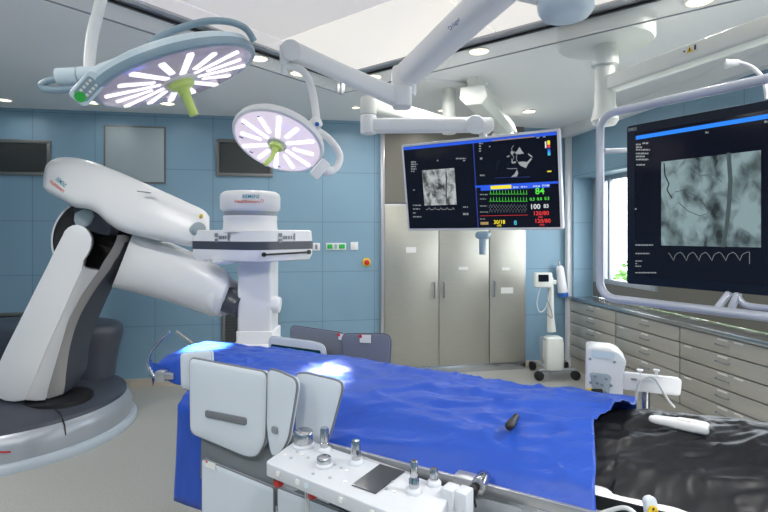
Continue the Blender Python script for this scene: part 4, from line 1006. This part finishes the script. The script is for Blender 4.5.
d2.scribble(sc, [(764.5, 767.5, 121.8, 1.5), (705.5, 708.5, 132.5, 1.2), (635, 636.5, 209, 1.2)], M['glow_dim'], 'screen_mark')
text('logo_lettering', 'SIEMENS', d2.at(628.2, 131.6, .001), vpd, Z, .020, M['silver'], t2, width=.040)
# tube frame round the right display
fd = (P(768, 233, 1.80)-P(600, 233, 2.36)); fd.z = 0; fd.normalize(); f0 = P(600, 0, 2.36); f0.z = 0
zt_, zb_ = 2.305, 1.448; Wf = 1.56
def FR(x, z): return f0+fd*x+Z*z
fr2 = thing('guard_rail', 'pale tubular guard frame around the large right display', 'guard rail', FR(Wf/2, zb_))
loop = [FR(x+Wf/2, (zt_+zb_)/2+y) for x, y in rrect(Wf, zt_-zb_, .075, 8)]
b = B(); b.tube(loop, .0185, 14, closed=True); part('guard_tube', b, M['tubegrey'], fr2)
nrm = d2.n
def strut(p0, p1, w_, name='bracket'):
    b = B(); ax = (p1-p0).normalized(); sd = ax.cross(nrm).normalized(); b.cbox((p0+p1)/2, ax*(p1-p0).length, sd*w_, nrm*.03); part(name, b, M['tubegrey'], fr2, bevel=.004)
strut(P(730, 292, 1.93), P(718, 307.5, 1.94), .020); strut(P(738.5, 293, 1.90), P(731.5, 308, 1.91), .020)
b = B(); b.tube(spline([P(738, 295.5, 1.90), P(741, 301, 1.89), P(748, 305.5, 1.87), P(768, 308, 1.80), P(800, 309, 1.70)], 5), .011, 10); part('bracket', b, M['tubegrey'], fr2)
b = B(); cb2 = d2.o+vpd*.62-Z*.36-d2.n*.10
for sx in (.25, 1.0):
    p = d2.o+vpd*sx-d2.n*.05; b.box(p-Z*.30, vpd*.04, -d2.n*.03, Z*.03)
b = B(); c_ = FR(Wf/2, (zt_+zb_)/2); b.box(FR(.16, 1.86)-d2.n*.09, fd*(Wf-.32), -d2.n*.03, Z*.05); part('cross_bar', b, M['tubegrey'], fr2, bevel=.004)
b = B(); b.cyl(P(604, 151, 2.35), P(632, 150, 2.42), .012, seg=12); part('cross_stub', b, M['tubegrey'], fr2)
# gooseneck lamp on the frame
gl = thing('gooseneck_lamp', 'small white gooseneck lamp bent over the top of the right display', 'lamp', P(766, 98, 1.86))
b = B(); b.tube(spline([P(767, 100, 1.86), P(766, 90, 1.87), P(763, 79, 1.89), P(755, 69.5, 1.92), P(747, 65, 1.95), P(739, 62.8, 1.97)], 6), .008, 10); part('neck', b, M['white'], gl)
c = P(733, 61.5, 1.98); ax = (P(726, 63.5, 1.99)-P(740, 62, 1.97)).normalized(); b = B(); b.lathe(P(740.5, 62.3, 1.97), ax, [(.008, 0), (.013, .01), (.015, .03), (.019, .045), (.018, .05), (.002, .048)], 20); part('head', b, M['white'], gl)
# ================================================================ surgical lamps and ceiling arms
LAMPS = []
def lamp_frame(px, py, d, maj_deg, ratio):
    """centre, lens axis and sideways axes of a disc seen as an ellipse (major axis angle in the picture, counted downwards)"""
    c = P(px, py, d); v = (EYE-c).normalized(); right = V((1, 0, 0)); right = (right-v*right.dot(v)).normalized(); up = v.cross(right); up = up if up.z > 0 else -up
    a = math.radians(maj_deg); maj = right*math.cos(a)-up*math.sin(a); mn = right*math.sin(a)*-1+up*-math.cos(a)
    n = v*ratio+mn*math.sqrt(1-ratio*ratio); return c, n.normalized(), maj, n.cross(maj).normalized()
def lamp_head(t, c, n, x, y, R_, lensm, bodym, rimm, nled, th, ledm='led'):
    b = B(); b.lathe(c-n*.0, -n, [(R_*1.0, -.010), (R_*1.04, -.006), (R_*1.055, .006), (R_*1.05, .020), (R_*1.02, .024)], 64); part('rim', b, rimm, t, ang=50)
    b = B(); b.lathe(c, -n, [(R_*1.035, .020), (R_*1.03, th*.75), (R_*.95, th), (R_*.6, th*1.25), (R_*.15, th*1.35)], 64); part('housing', b, bodym, t, ang=50)
    b = B(); b.lathe(c, n, [(R_*1.01, .004), (R_*.97, .012), (R_*.5, .016), (.002, .017)], 64); ln = part('lens', b, lensm, t, ang=50)
    for i in range(nled):
        a = 2*math.pi*(i+.35)/nled; d_ = x*math.cos(a)+y*math.sin(a); r0, r1 = (.24, .92) if i % 2 else (.36, .84)
        b = B(); b.slab(c+n*.016+d_*R_*(r0+r1)/2, d_, n.cross(d_), R_*(r1-r0), R_*.085, R_*.03, .008); part('led_strip', b, M[ledm], ln)
    b = B(); b.lathe(c, n, [(R_*.23, .014), (R_*.22, .026), (R_*.12, .03)], 32); part('lens_hub', b, M['paper'], ln)
    return ln
def lamp_handle(t, c, n, R_, L, bend):
    b = B(); b.lathe(c, n, [(R_*.16, .022), (R_*.17, .04), (R_*.15, .05), (R_*.08, .056), (R_*.075, .08)], 28); h = part('handle_base', b, M['green_h'], t)
    b = B(); p0 = c+n*.07; b.tube([p0, p0+n*L*.5, p0+n*L+bend], [R_*.062, R_*.058, R_*.058], 14); part('handle', b, M['green_h'], h)
# large lamp
c, n, x, y = lamp_frame(178, 76.5, 2.10, -16.5, .27)
c1, n1, x1 = c, n, x
l1 = thing('surgical_lamp', 'large surgical lamp with pale blue arm and small control pad on the left', 'surgical lamp', c, 'ceiling surgical lamps')
ln = lamp_head(l1, c, n, x, y, .322, M['lens'], M['lblue'], M['bluegrey'], 16, .055, 'led_dim'); lamp_handle(l1, c+x*.0, n, .32, .10, V((.0, 0, 0)))
b = B(); pth = spline([P(180, 47, 1.88), P(163, 50.5, 1.84), P(140, 57, 1.83), P(120, 66, 1.88), P(104, 73, 1.92)], 5); b.sweep(pth, Z, [.03+.035*i/len(pth) for i in range(len(pth))], [.025+.045*i/len(pth) for i in range(len(pth))]); part('yoke_arm', b, M['lblue'], l1, ang=50)
b = B(); b.cyl(P(57.5, 77, 1.96), P(79, 76, 1.97), .034, seg=28); part('swivel', b, M['lblue'], l1, bevel=.005)
b = B(); b.cyl(P(80, 76, 1.97), P(108, 74.5, 1.98), .036, .032, seg=28); part('swivel', b, M['lblue'], l1, bevel=.005)
b = B(); b.tube(spline([P(60, 79, 1.95), P(48, 81, 1.95), P(41.5, 85.5, 1.95), P(47, 89.5, 1.95), P(62, 90, 1.95), P(80, 88, 1.96)], 6), .013, 12); part('grip_bow', b, M['bluegrey'], l1)
b = B(); b.tube(spline([P(150, 45, 1.84), P(158, 38, 1.86), P(175, 30, 1.90), P(205, 21.5, 1.94), P(230, 22, 1.97), P(246, 29, 2.0), P(254, 41, 2.03)], 6), .0135, 12); part('rear_bow', b, M['bluegrey'], l1)
# control pad
cp = P(88.5, 88, 1.86); ax = (P(98, 78, 1.85)-P(79.5, 98, 1.87)).normalized(); pn = V((.25, -.80, -.45)).normalized(); ax = (ax-pn*ax.dot(pn)).normalized(); ay = pn.cross(ax)
b = B(); b.slab(cp, ax, ay, .132, .072, .018, .03); pdp = part('control_pad', b, M['lblue'], l1, bevel=.004)
b = B(); b.slab(cp+pn*.016, ax, ay, .088, .052, .008, .003); part('pad_face', b, M['bluegrey'], pdp)
for i in range(4):
    for j in range(2): b = B(); b.slab(cp+pn*.019+ax*(-.018+.017*i)+ay*(-.012+.024*j), ax, ay, .010, .010, .002, .003); part('key', b, M['paper'], pdp)
b = B(); b.cyl(cp+pn*.017-ax*.040, cp+pn*.021-ax*.040, .020, seg=24); part('key', b, M['greenp'], pdp, label='round green key')
b = B(); b.tube(spline([P(89.5, 70, 1.97), P(90, 55, 1.98), P(93, 32, 1.98), P(98, 12, 1.98), P(103, -8, 1.99), P(108, -32, 2.0)], 6), [.021]*31, 14); part('hanger_tube', b, M['arm'], l1)
# small lamp
c, n, x, y = lamp_frame(278, 142, 3.08, 23, .60)
c2_, n2_ = c, n
l2 = thing('surgical_lamp', 'small surgical lamp glowing pinkish white above the detector', 'surgical lamp', c, 'ceiling surgical lamps')
lamp_head(l2, c, n, x, y, .272, M['lens_b'], M['arm'], M['arm'], 12, .05); lamp_handle(l2, c, n, .25, .10, V((-.03, 0, -.01)))
b = B(); b.tube(spline([P(285, 66, 3.1), P(292, 66.5, 3.1), P(302, 70.5, 3.1), P(309, 80, 3.1), P(313, 95, 3.1), P(315.5, 110, 3.08), P(316.5, 122, 3.06)], 6), .024, 14); part('yoke_tube', b, M['arm'], l2)
b = B(); b.cyl(P(319, 121, 3.0), P(305, 131, 3.06), .036, seg=24); kj = part('yoke_joint', b, M['arm'], l2, bevel=.008)
b = B(); b.cyl(P(317, 124.2, 2.975), P(317, 124.2, 2.955), .013, seg=16); part('joint_cap', b, M['bluep'], kj)
b = B(); b.tube(spline([P(309, 128, 3.10), P(318, 131, 3.12), P(329, 139, 3.13), P(337, 149, 3.13), P(340, 158, 3.12), P(337, 167, 3.1), P(330, 172, 3.08)], 6), .022, 14); part('yoke_tube', b, M['arm'], l2)
b = B(); q = P(320, 169, 3.0); axx = V((.62, .1, .75)).normalized(); nn_ = V((.30, -.90, -.25)).normalized(); axx = (axx-nn_*axx.dot(nn_)).normalized(); b.slab(q, axx, nn_.cross(axx), .125, .062, .012, .03); part('control_pad', b, M['arm'], l2, bevel=.004)
b = B(); b.cyl(P(325, 171, 3.06), P(333, 171.5, 3.08), .03, seg=20); part('yoke_joint', b, M['arm'], l2, bevel=.006)
for i, a in enumerate((130, 165, 200, 235, 285)):
    a = math.radians(a); p = c+n*.017+(x*math.cos(a)+y*math.sin(a))*.265*.86; b = B(); b.slab(p, x, n.cross(x), .026, .007, .003, .003); part('rim_mark', b, M['blue_ink'], l2)
# light cone of both lamps
lp1, lp2 = c1+n1*.12-x1*.10, c2_+n2_*.05+V((.10, -.02, -.02))
qa, qb = onsurf(206, 346, zblue), onsurf(322, 371, zblue)
LAMPS.append(('large_lamp_beam', lp1, T(*qa)-lp1, 4200, 10.5)); LAMPS.append(('small_lamp_beam', lp2, T(*qb)-lp2, 700, 11.5))
# spring arm that carries the small lamp
sa = thing('lamp_boom', 'long slanting white spring arm carrying the small surgical lamp', 'ceiling arm', P(345, 75, 3.2))
b = B(); pth = [mixp(P(290, 50, 3.10), P(398, 98, 3.45), i/8) for i in range(9)]; b.sweep(pth, Z, .085, [.118, .112, .108, .108, .108, .112, .116, .120, .125], e=.3); part('spring_arm', b, M['arm'], sa, ang=50)
b = B(); b.cyl(P(291, 50, 3.02), P(291, 50, 3.20), .062, seg=32); part('elbow', b, M['arm'], sa, bevel=.012)
b = B(); b.cyl(P(284.5, 46, 3.1), P(284.5, 66, 3.1), .030, seg=24); b.cyl(P(284.5, 66, 3.1), P(284.5, 74, 3.1), .020, seg=20); part('drop_sleeve', b, M['arm'], sa, bevel=.003)
b = B(); b.slab(P(402, 98, 3.46), V((1, 0, 0)), V((0, 1, 0)), .13, .16, .045, .14); part('arm_knuckle', b, M['arm'], sa, bevel=.015)
# boom arm with the maker's lettering
bo = thing('spring_boom', 'thick lettered white boom arm running up to the right at the top', 'ceiling arm', P(450, 40, 3.0))
p0, p1 = P(406, 76, 3.5), P(508, -18, 2.42)
hub = V((p1.x+.22, p1.y-.0, p1.z)); 
b = B(); pth = [mixp(p0, p1, i/8) for i in range(9)]; b.sweep(pth, Z, .155, .165, e=.28); ba = part('boom', b, M['arm'], bo, ang=50)
b = B(); b.slab(P(404, 82, 3.50), V((1, 0, 0)), V((0, 1, 0)), .17, .19, .07, .20); part('boom_end', b, M['arm'], bo, bevel=.02)
b = B(); b.cyl(P(406, 88, 3.48), P(406, 96, 3.47), .065, seg=28); part('boom_pivot', b, M['arm'], bo, bevel=.004)
bv2 = BVHTree.FromPolygons([v.co+ORG[ba] for v in ba.data.vertices], [tuple(p.vertices) for p in ba.data.polygons])
def wrapboom(px, py, ang_, sc_):
    ca_, sa_ = math.cos(ang_), math.sin(ang_)
    def f(x_, y_):
        d_ = RAY(px+(x_*ca_+y_*sa_)*sc_, py+(x_*sa_-y_*ca_)*sc_).normalized(); h = bv2.ray_cast(EYE, d_)
        return (h[0]-d_*.002) if h[0] else EYE+d_*3
    return f
text('logo_lettering', 'Dräger', p0, V((1, 0, 0)), Z, .042, M['blue_ink'], ba, width=.105, wrap=wrapboom(450.3, 30.6, -.80, 140))
# hub column of the booms
hb = thing('boom_hub', 'white boom hub cap at the top edge left of the round canopy', 'ceiling mount', V((.82, 2.25, 3.0)))
hc = V((.835, 2.30, 0))
b = B(); b.lathe(hc, Z, [(.05, 2.735), (.105, 2.745), (.125, 2.775), (.128, 2.83), (.10, 2.86), (.09, 3.12)], 40); part('column', b, M['lblue'], hb, ang=50)
b = B(); b.lathe(hc, Z, [(.22, 3.06), (.23, 3.07), (.22, 3.12)], 40); part('ceiling_flange', b, M['arm'], hb)
b = B(); pth = [mixp(p1, V((hc.x, hc.y, 2.80)), i/4) for i in range(5)]; 
b = B(); b.sweep([mixp(p1+V((0, 0, .0)), V((hc.x-.06, hc.y, 2.86)), i/4) for i in range(5)], Z, .14, .13, e=.3); part('boom_root', b, M['arm'], bo, ang=50)
b = B(); lt = P(108, -32, 2.0); pth = spline([lt, lt+V((.05, .0, .10)), V((-.55, 2.05, 2.98)), V((.3, 2.2, 2.98)), V((hc.x-.08, hc.y, 2.98))], 5); b.tube(pth, .04, 14); part('spring_arm', b, M['arm'], l1)
# arm of the centre display
ma = thing('ceiling_boom', 'level white jointed arm holding the centre display from a ceiling post', 'ceiling arm', P(425, 125, 3.8))
E0, E1 = P(369, 126, 3.86), P(474, 125, 3.80)
b = B(); b.sweep([mixp(E0, E1, i/6) for i in range(7)], Z, .10, .108, e=.22); part('lower_arm', b, M['arm'], ma, ang=50)
b = B(); b.cyl(P(475, 124.5, 3.72), P(475, 124.5, 3.90), .070, seg=36); part('arm_joint', b, M['arm'], ma, bevel=.012)
b = B(); b.slab(P(484, 126, 3.82), V((1, 0, 0)), Z, .13, .105, .03, .14); part('arm_end', b, M['arm'], ma, bevel=.012)
b = B(); b.cyl(P(368.5, 115.5, 3.86), P(368.5, 134, 3.86), .062, seg=32); part('elbow', b, M['arm'], ma, bevel=.008)
b = B(); b.cyl(P(368.5, 97.5, 3.86), P(368.5, 115, 3.86), .062, seg=32); part('elbow', b, M['warmwhite'], ma, bevel=.008)
PX = P(449, 100, 4.70)
b = B(); b.sweep([mixp(P(370, 104, 3.92), V((PX.x, PX.y, 2.76)), i/6) for i in range(7)], Z, .10, .13, e=.25); part('upper_arm', b, M['warmwhite'], ma, ang=50)
b = B(); b.cyl(V((PX.x, PX.y, 2.68)), V((PX.x, PX.y, H-.005)), .062, seg=32); part('ceiling_post', b, M['warmwhite'], ma)
b = B(); b.slab(V((PX.x, PX.y, H-.012)), U, W, .62, .42, .03, .02); part('ceiling_plate', b, M['ceil'], ma)
pe = P(484, 126, 3.82)
b = B(); b.tube([pe, V((pe.x, pe.y+.06, 2.42)), V((cback.x, cback.y+.06, cback.z)), cback+d1.n*.06], .03, 14); part('drop_tube', b, M['arm'], ma)
# boxy supply beam under the ceiling
sb = thing('supply_beam', 'chunky white box beam under the ceiling behind the centre display', 'ceiling beam', P(488, 105, 4.9))
q0, q1 = P(471.5, 94, 4.35), P(505, 121, 5.9)
q1 = V((q1.x, q1.y, q0.z)); ax = (q1-q0).normalized(); b = B(); sd = V((ax.y, -ax.x, 0))
b.loft([[p+sd*a+Z*e for a, e in ((-.10, .07), (-.11, -.03), (-.05, -.095), (.09, -.095), (.14, -.03), (.11, .07))] for p in (q0, q1)]); part('beam', b, M['warmwhite'], sb, bevel=.008)
b = B(); b.box(q0+ax*.05-sd*.05+Z*.055, ax*1.1, sd*.10, Z*(H-q0.z-.055)); part('mount', b, M['warmwhite'], sb)
b = B(); b.slab(q1-ax*.08-Z*.11, ax, sd, .26, .24, .03, .10); part('end_box', b, M['warmwhite'], sb, bevel=.008)
# right canopy and beam
K2 = V((1.455, 3.3, 0))
rc = thing('ceiling_canopy', 'round white ceiling canopy with column and long beam for the right display', 'ceiling mount', V((1.455, 3.3, 2.98)))
b = B(); b.lathe(K2, Z, [(.05, 2.98), (.25, 2.98), (.287, 2.988), (.298, 3.005), (.298, H-.001)], 64); part('canopy', b, M['warmwhite'], rc, ang=40)
b = B(); b.lathe(K2, Z, [(.055, 2.55), (.062, 2.56), (.062, 2.83), (.058, 2.835), (.058, 2.845), (.082, 2.85), (.085, 2.90), (.075, 2.915), (.07, 2.985)], 40); part('column', b, M['warmwhite'], rc)
b = B(); b.lathe(K2, Z, [(.02, 2.455), (.065, 2.46), (.085, 2.49), (.08, 2.52), (.066, 2.60), (.066, 2.68)], 36); part('column_foot', b, M['warmwhite'], rc)
bs, be = V((1.49, 3.26, 2.725)), V((1.93, 2.08, 2.715))
b = B(); b.sweep([mixp(bs, be, i/4) for i in range(5)], Z, .11, .10, e=.12); bm_ = part('beam', b, M['warmwhite'], rc, ang=50)
b = B(); b.cyl(V((be.x, be.y, 2.60)), V((be.x, be.y, 2.80)), .085, seg=32); part('beam_joint', b, M['lblue'], rc, bevel=.008)
ct = V((cb2.x+.20, cb2.y+.14, cb2.z))
b = B(); b.tube([V((be.x, be.y, 2.65)), V((be.x, be.y, 2.3)), V((be.x-.02, be.y-.05, 2.0)), cb2+V((.1, .06, 0)), cb2+d2.n*.04], .045, 16); part('drop_tube', b, M['warmwhite'], rc)
bvn = V(((be-bs).y, -(be-bs).x, 0)).normalized(); bvn = bvn if bvn.dot(EYE-bs) > 0 else -bvn
sx_ = V((-bvn.y, bvn.x, 0)); sx_ = sx_ if sx_.x > 0 else -sx_
sp = HIT(690, 49.5, bs+bvn*.0565, bvn); b = B(); b.slab(sp, sx_, Z, .085, .040, .004, .002); stk = part('warning_sticker', b, M['paper'], bm_)
b = B(); b.prism([sp+bvn*.002+sx_*a+Z*e for a, e in ((-.020, -.016), (.020, -.016), (0, .018))], bvn*.001); part('warning_triangle', b, M['yellow'], stk)
b = B(); b.prism([sp+bvn*.0035+sx_*a+Z*e for a, e in ((-.004, -.010), (.003, -.010), (.004, .007), (-.001, .008))], bvn*.001); part('warning_mark', b, M['black'], stk)
b = B(); b.box(sp+bvn*.002+sx_*.026-Z*.012, sx_*.010, Z*.026, bvn*.001); part('warning_mark', b, M['black'], stk)
b = B(); b.box(sp+bvn*.002-sx_*.038-Z*.004, sx_*.012, Z*.008, bvn*.001); part('warning_mark', b, M['black'], stk)
# ================================================================ rolling monitor stand in the corner
st = thing('monitor_stand', 'white rolling stand with small patient monitor in the blue corner', 'medical stand', V((2.06, 6.0, 0)))
SD = 5.95; sx = P(551.5, 0, SD).x
def Q(px, py, dd=0): return P(px, py, SD+dd)
b = B(); rings = []
for z, w_, d_ in ((.14, .19, .18), (.16, .21, .20), (.32, .215, .20), (.45, .21, .20), (.51, .195, .18), (.525, .15, .13)): rings.append([V((sx+.02+a, SD+e, z)) for a, e in rrect(w_, d_, .05, 5)])
b.loft(rings); part('battery_case', b, M['warmwhite'], st, ang=40)
b = B(); b.tube([V((sx, SD, .58)), V((sx-.01, SD, .75)), V((sx-.012, SD, 1.22))], [.052, .040, .032], 18); part('post', b, M['warmwhite'], st)
c = Q(543, 280, -.06); b = B(); b.slab(c, V((1, 0, 0)), V((0, .12, 1)), .205, .175, .02, .07); mo = part('patient_monitor', b, M['warmwhite'], st, bevel=.008)
b = B(); b.slab(c+V((-.005, -.037, .025)), V((1, 0, 0)), V((0, .12, 1)), .12, .082, .004, .004); part('screen', b, M['screen'], mo)
for i, mm in enumerate(('greenp', 'red', 'panelgrey')): b = B(); b.slab(c+V((-.045+.04*i, -.030, -.055)), V((1, 0, 0)), V((0, .12, 1)), .03, .02, .003, .006); part('key', b, M[mm], mo)
b = B(); b.cbox(Q(553, 282, 0), V((.07, 0, 0)), V((0, .06, 0)), Z*.05); part('monitor_mount', b, M['warmwhite'], st, bevel=.006)
b = B(); b.tube(spline([Q(540, 288, -.08), Q(537, 303, -.08), Q(540, 312, -.08), Q(546, 307, -.06), Q(549.5, 290, -.05)], 5), .006, 8); part('cable', b, M['cable'], st)
b = B(); b.tube(spline([Q(547, 300, -.06), Q(551, 309, -.06), Q(552, 318, -.06), Q(547, 314, -.06)], 5), .005, 8); part('cable', b, M['grey'], st)
b = B(); b.tube(spline([V((sx-.10, SD-.08, .50)), V((sx-.155, SD-.08, .52)), V((sx-.155, SD-.08, .40)), V((sx-.12, SD-.08, .22))], 5), .011, 8); part('case_grip', b, M['grey'], st)
text('maker_lettering', 'II.II', V((sx-.01, SD-.108, .50)), V((1, 0, 0)), Z, .035, M['red'], st) if False else None
hubp = V((sx+.01, SD, .125)); 
for k, (px, py) in enumerate(((532.5, 366), (539, 376.5), (575.5, 376), (565.5, 366.5))):
    z_ = .055; q = G(px, py+4, 0.0); q = V((q.x, q.y, z_))
    b = B(); b.tube([hubp, mixp(hubp, V((q.x, q.y, .125)), .85), V((q.x, q.y, .118))], [.024, .017, .014], 10); lg = part('leg', b, M['silver'], st)
    tq = (q-hubp); tq.z = 0; tq.normalize(); sdv = V((-tq.y, tq.x, 0)).normalized()
    b = B(); b.cyl(q-sdv*.028, q+sdv*.028, .055, seg=24); cs = part('caster', b, M['black'], lg, bevel=.008)
b = B(); b.cyl(V((sx+.01, SD, .10)), V((sx+.01, SD, .17)), .05, seg=20); part('hub', b, M['silver'], st)
# white tube holder on the corner post
hx, hy = 561.5, 281
wpt = HIT(hx, hy, C0+W*.09, W)
th_ = thing('tube_holder', 'white tubular holder with blue lower end on the wall by the corner post', 'holder', wpt-Z*.2)
axh = V((.13, 0, -1)).normalized()
b = B(); b.tube([wpt-axh*.20, wpt-axh*.17, wpt+axh*.15], [.030, .048, .062], 24); part('tube', b, M['white'], th_)
b = B(); b.lathe(wpt+axh*.148, axh, [(.062, 0), (.064, .01), (.064, .05), (.05, .06), (.01, .055)], 24); part('blue_end', b, M['bluep'], th_)
b = B(); b.tube([wpt-axh*.20, wpt-axh*.26], [.012, .010], 10); b.cbox(wpt+V((0, .03, .12)), U*.03, W*.12, Z*.05); part('wall_hook', b, M['alu'], th_)
# ---------------------------------------------------------------- contrast injector behind the table
ij = thing('contrast_injector', 'white boxy injector with side plate on a pole behind the table', 'medical pump', V((1.22, 2.42, 0)))
ID = 2.42; pj = P(644.5, 390, ID)
b = B(); b.cyl(V((pj.x, ID, .08)), V((pj.x, ID, pj.z+.02)), .0175, seg=20); pol = part('pole', b, M['chrome'], ij)
b = B(); b.cyl(V((pj.x+.022, ID+.01, .4)), V((pj.x+.022, ID+.01, pj.z+.005)), .010, seg=14); part('cable_guide', b, M['dgrey'], ij)
b = B(); b.lathe(V((pj.x, ID, 0)), Z, [(.17, .045), (.175, .06), (.12, .085), (.03, .10)], 36); bf = part('foot', b, M['white'], ij)
for k in range(5):
    a = math.radians(72*k+20); q = V((pj.x+.15*math.cos(a), ID+.15*math.sin(a), .024)); b = B(); b.cyl(q-V((.012*math.sin(a), -.012*math.cos(a), 0)), q+V((.012*math.sin(a), -.012*math.cos(a), 0)), .024, seg=16); part('caster', b, M['black'], bf)
# side plate
cpl = P(651, 383.5, ID-.05); exq = V((.985, -.10, -.085)).normalized(); b = B(); b.slab(cpl, exq, V((.085, 0, 1)), .262, .082, .016, .03); pl = part('side_plate', b, M['white'], ij, bevel=.005)
for px in (640, 656.5): b = B(); q = P(px, 372.5, ID-.05); b.lathe(q-Z*.012, Z, [(.006, 0), (.006, .016), (.014, .018), (.014, .026)], 14); part('thumb_screw', b, M['white'], pl)
b = B(); q = P(634, 379.3, ID-.068); b.slab(q, exq, Z, .026, .008, .003, .004); part('label_mark', b, M['grey'], pl)
b = B(); b.tube(spline([P(636, 400, ID-.06), P(638.5, 385, ID-.09), P(645, 377.5, ID-.10), P(654, 378, ID-.10), P(661, 388, ID-.10), P(668, 400, ID-.09), P(674, 407, ID-.08)], 6), .0062, 10); part('hose', b, M['cable'], ij)
# injector head: outline facing the table
out = [(586.5, 350.5), (588, 348.6), (592, 348.3), (612, 350.3), (619, 353), (626.5, 361), (626.2, 364), (623.5, 374), (623.2, 402), (586, 402)]
b = B(); fr0 = [P(x_, y_, 2.36) for x_, y_ in out]; b.prism(rounded(fr0, .012), V((.06, .16, 0))); hdj = part('injector_head', b, M['white'], ij, bevel=.007)
b = B(); b.prism(rounded([P(x_, y_, 2.357) for x_, y_ in ((590.5, 350), (615, 352.5), (614, 359), (592, 357))], .012), V((0, -.003, 0))); part('display_window', b, M['lblue'], hdj)
b = B(); b.prism(rounded([P(x_, y_, 2.357) for x_, y_ in ((589, 373.5), (592, 372), (609, 374), (611.5, 378), (609.5, 381), (608, 401), (592.5, 401), (591.5, 380))], .02), V((0, -.006, 0))); sp_ = part('syringe_socket', b, M['panelgrey'], hdj, bevel=.002)
for px, py in ((595, 376), (606, 379), (597, 383), (602, 385), (600, 390), (605, 392)): b = B(); q = P(px, py, 2.348); b.cyl(q, q+V((0, -.008, 0)), .005, seg=10); part('socket_pin', b, M['grey'], sp_)
for px, py in ((589.8, 358.8), (614.3, 362), (590.2, 382.4), (611, 385.5)): b = B(); q = P(px, py, 2.358); b.cyl(q, q+V((0, -.006, 0)), .006, seg=12); part('screw', b, M['bluegrey'], hdj)
b = B(); q0_, q1_ = P(592, 391.5, 2.33), P(602, 391.5, 2.33); b.cyl(q0_, q1_, .012, seg=16); part('plug', b, M['black'], hdj)
b = B(); q = P(590.5, 390, 2.335); b.cyl(q, q-V((.012, 0, 0)), .010, seg=12); part('plug_ring', b, M['yellow'], hdj)
b = B(); b.cyl(P(622, 379, 2.42), P(632, 380, 2.39), .012, seg=14); part('head_joint', b, M['alu'], ij)
# ================================================================ light, sky, camera
w = bpy.data.worlds.new('sky'); scn.world = w; w.use_nodes = True; nt = w.node_tree
bg = nt.nodes['Background']; sky = nt.nodes.new('ShaderNodeTexSky'); sky.sky_type = 'HOSEK_WILKIE'; sky.turbidity = 5; sky.ground_albedo = .5
sky.sun_direction = V((.5, -.6, .62)).normalized()
mxs = nt.nodes.new('ShaderNodeMix'); mxs.data_type = 'RGBA'; mxs.inputs['Factor'].default_value = .75; mxs.inputs['B'].default_value = (.95, 1.0, 1.05, 1)
nt.links.new(sky.outputs[0], mxs.inputs['A']); nt.links.new(mxs.outputs['Result'], bg.inputs['Color']); bg.inputs['Strength'].default_value = 7.5
# daylight through the windows
l = bpy.data.lights.new('daylight_portal', 'AREA'); l.shape = 'RECTANGLE'; l.size = 5.2; l.size_y = 1.25; l.cycles.is_portal = True
lo = bpy.data.objects.new('daylight_portal', l); COL.objects.link(lo)
lo.matrix_world = Matrix(((*(-W), 0), (*Z, 0), (*(U), 0), (0, 0, 0, 1))).transposed()
lo.location = R(.40, 2.84, 1.79)
for nm, p, n, e, ang in (LAMPS if 'LAMPS' in globals() else ()):
    l = bpy.data.lights.new(nm, 'SPOT'); l.energy = e; l.spot_size = math.radians(ang); l.spot_blend = .55; l.shadow_soft_size = .05; l.color = (1, .93, 1)
    lo = bpy.data.objects.new(nm, l); COL.objects.link(lo); lo.location = p; lo.rotation_euler = n.to_track_quat('-Z', 'Y').to_euler()
cam = bpy.data.cameras.new('camera'); co = bpy.data.objects.new('camera', cam); COL.objects.link(co)
cam.sensor_fit = 'HORIZONTAL'; cam.sensor_width = 36; cam.lens = 36*F/768; cam.shift_y = (HY-256)/768; cam.clip_start = .05
co.location = EYE; co.rotation_euler = (math.pi/2, 0, 0); scn.camera = co
vs_ = scn.view_settings; vs_.view_transform = 'Standard'; vs_.look = 'None'; vs_.gamma = 1; vs_.use_curve_mapping = False; vs_.exposure = .10
scn.render.film_transparent = False
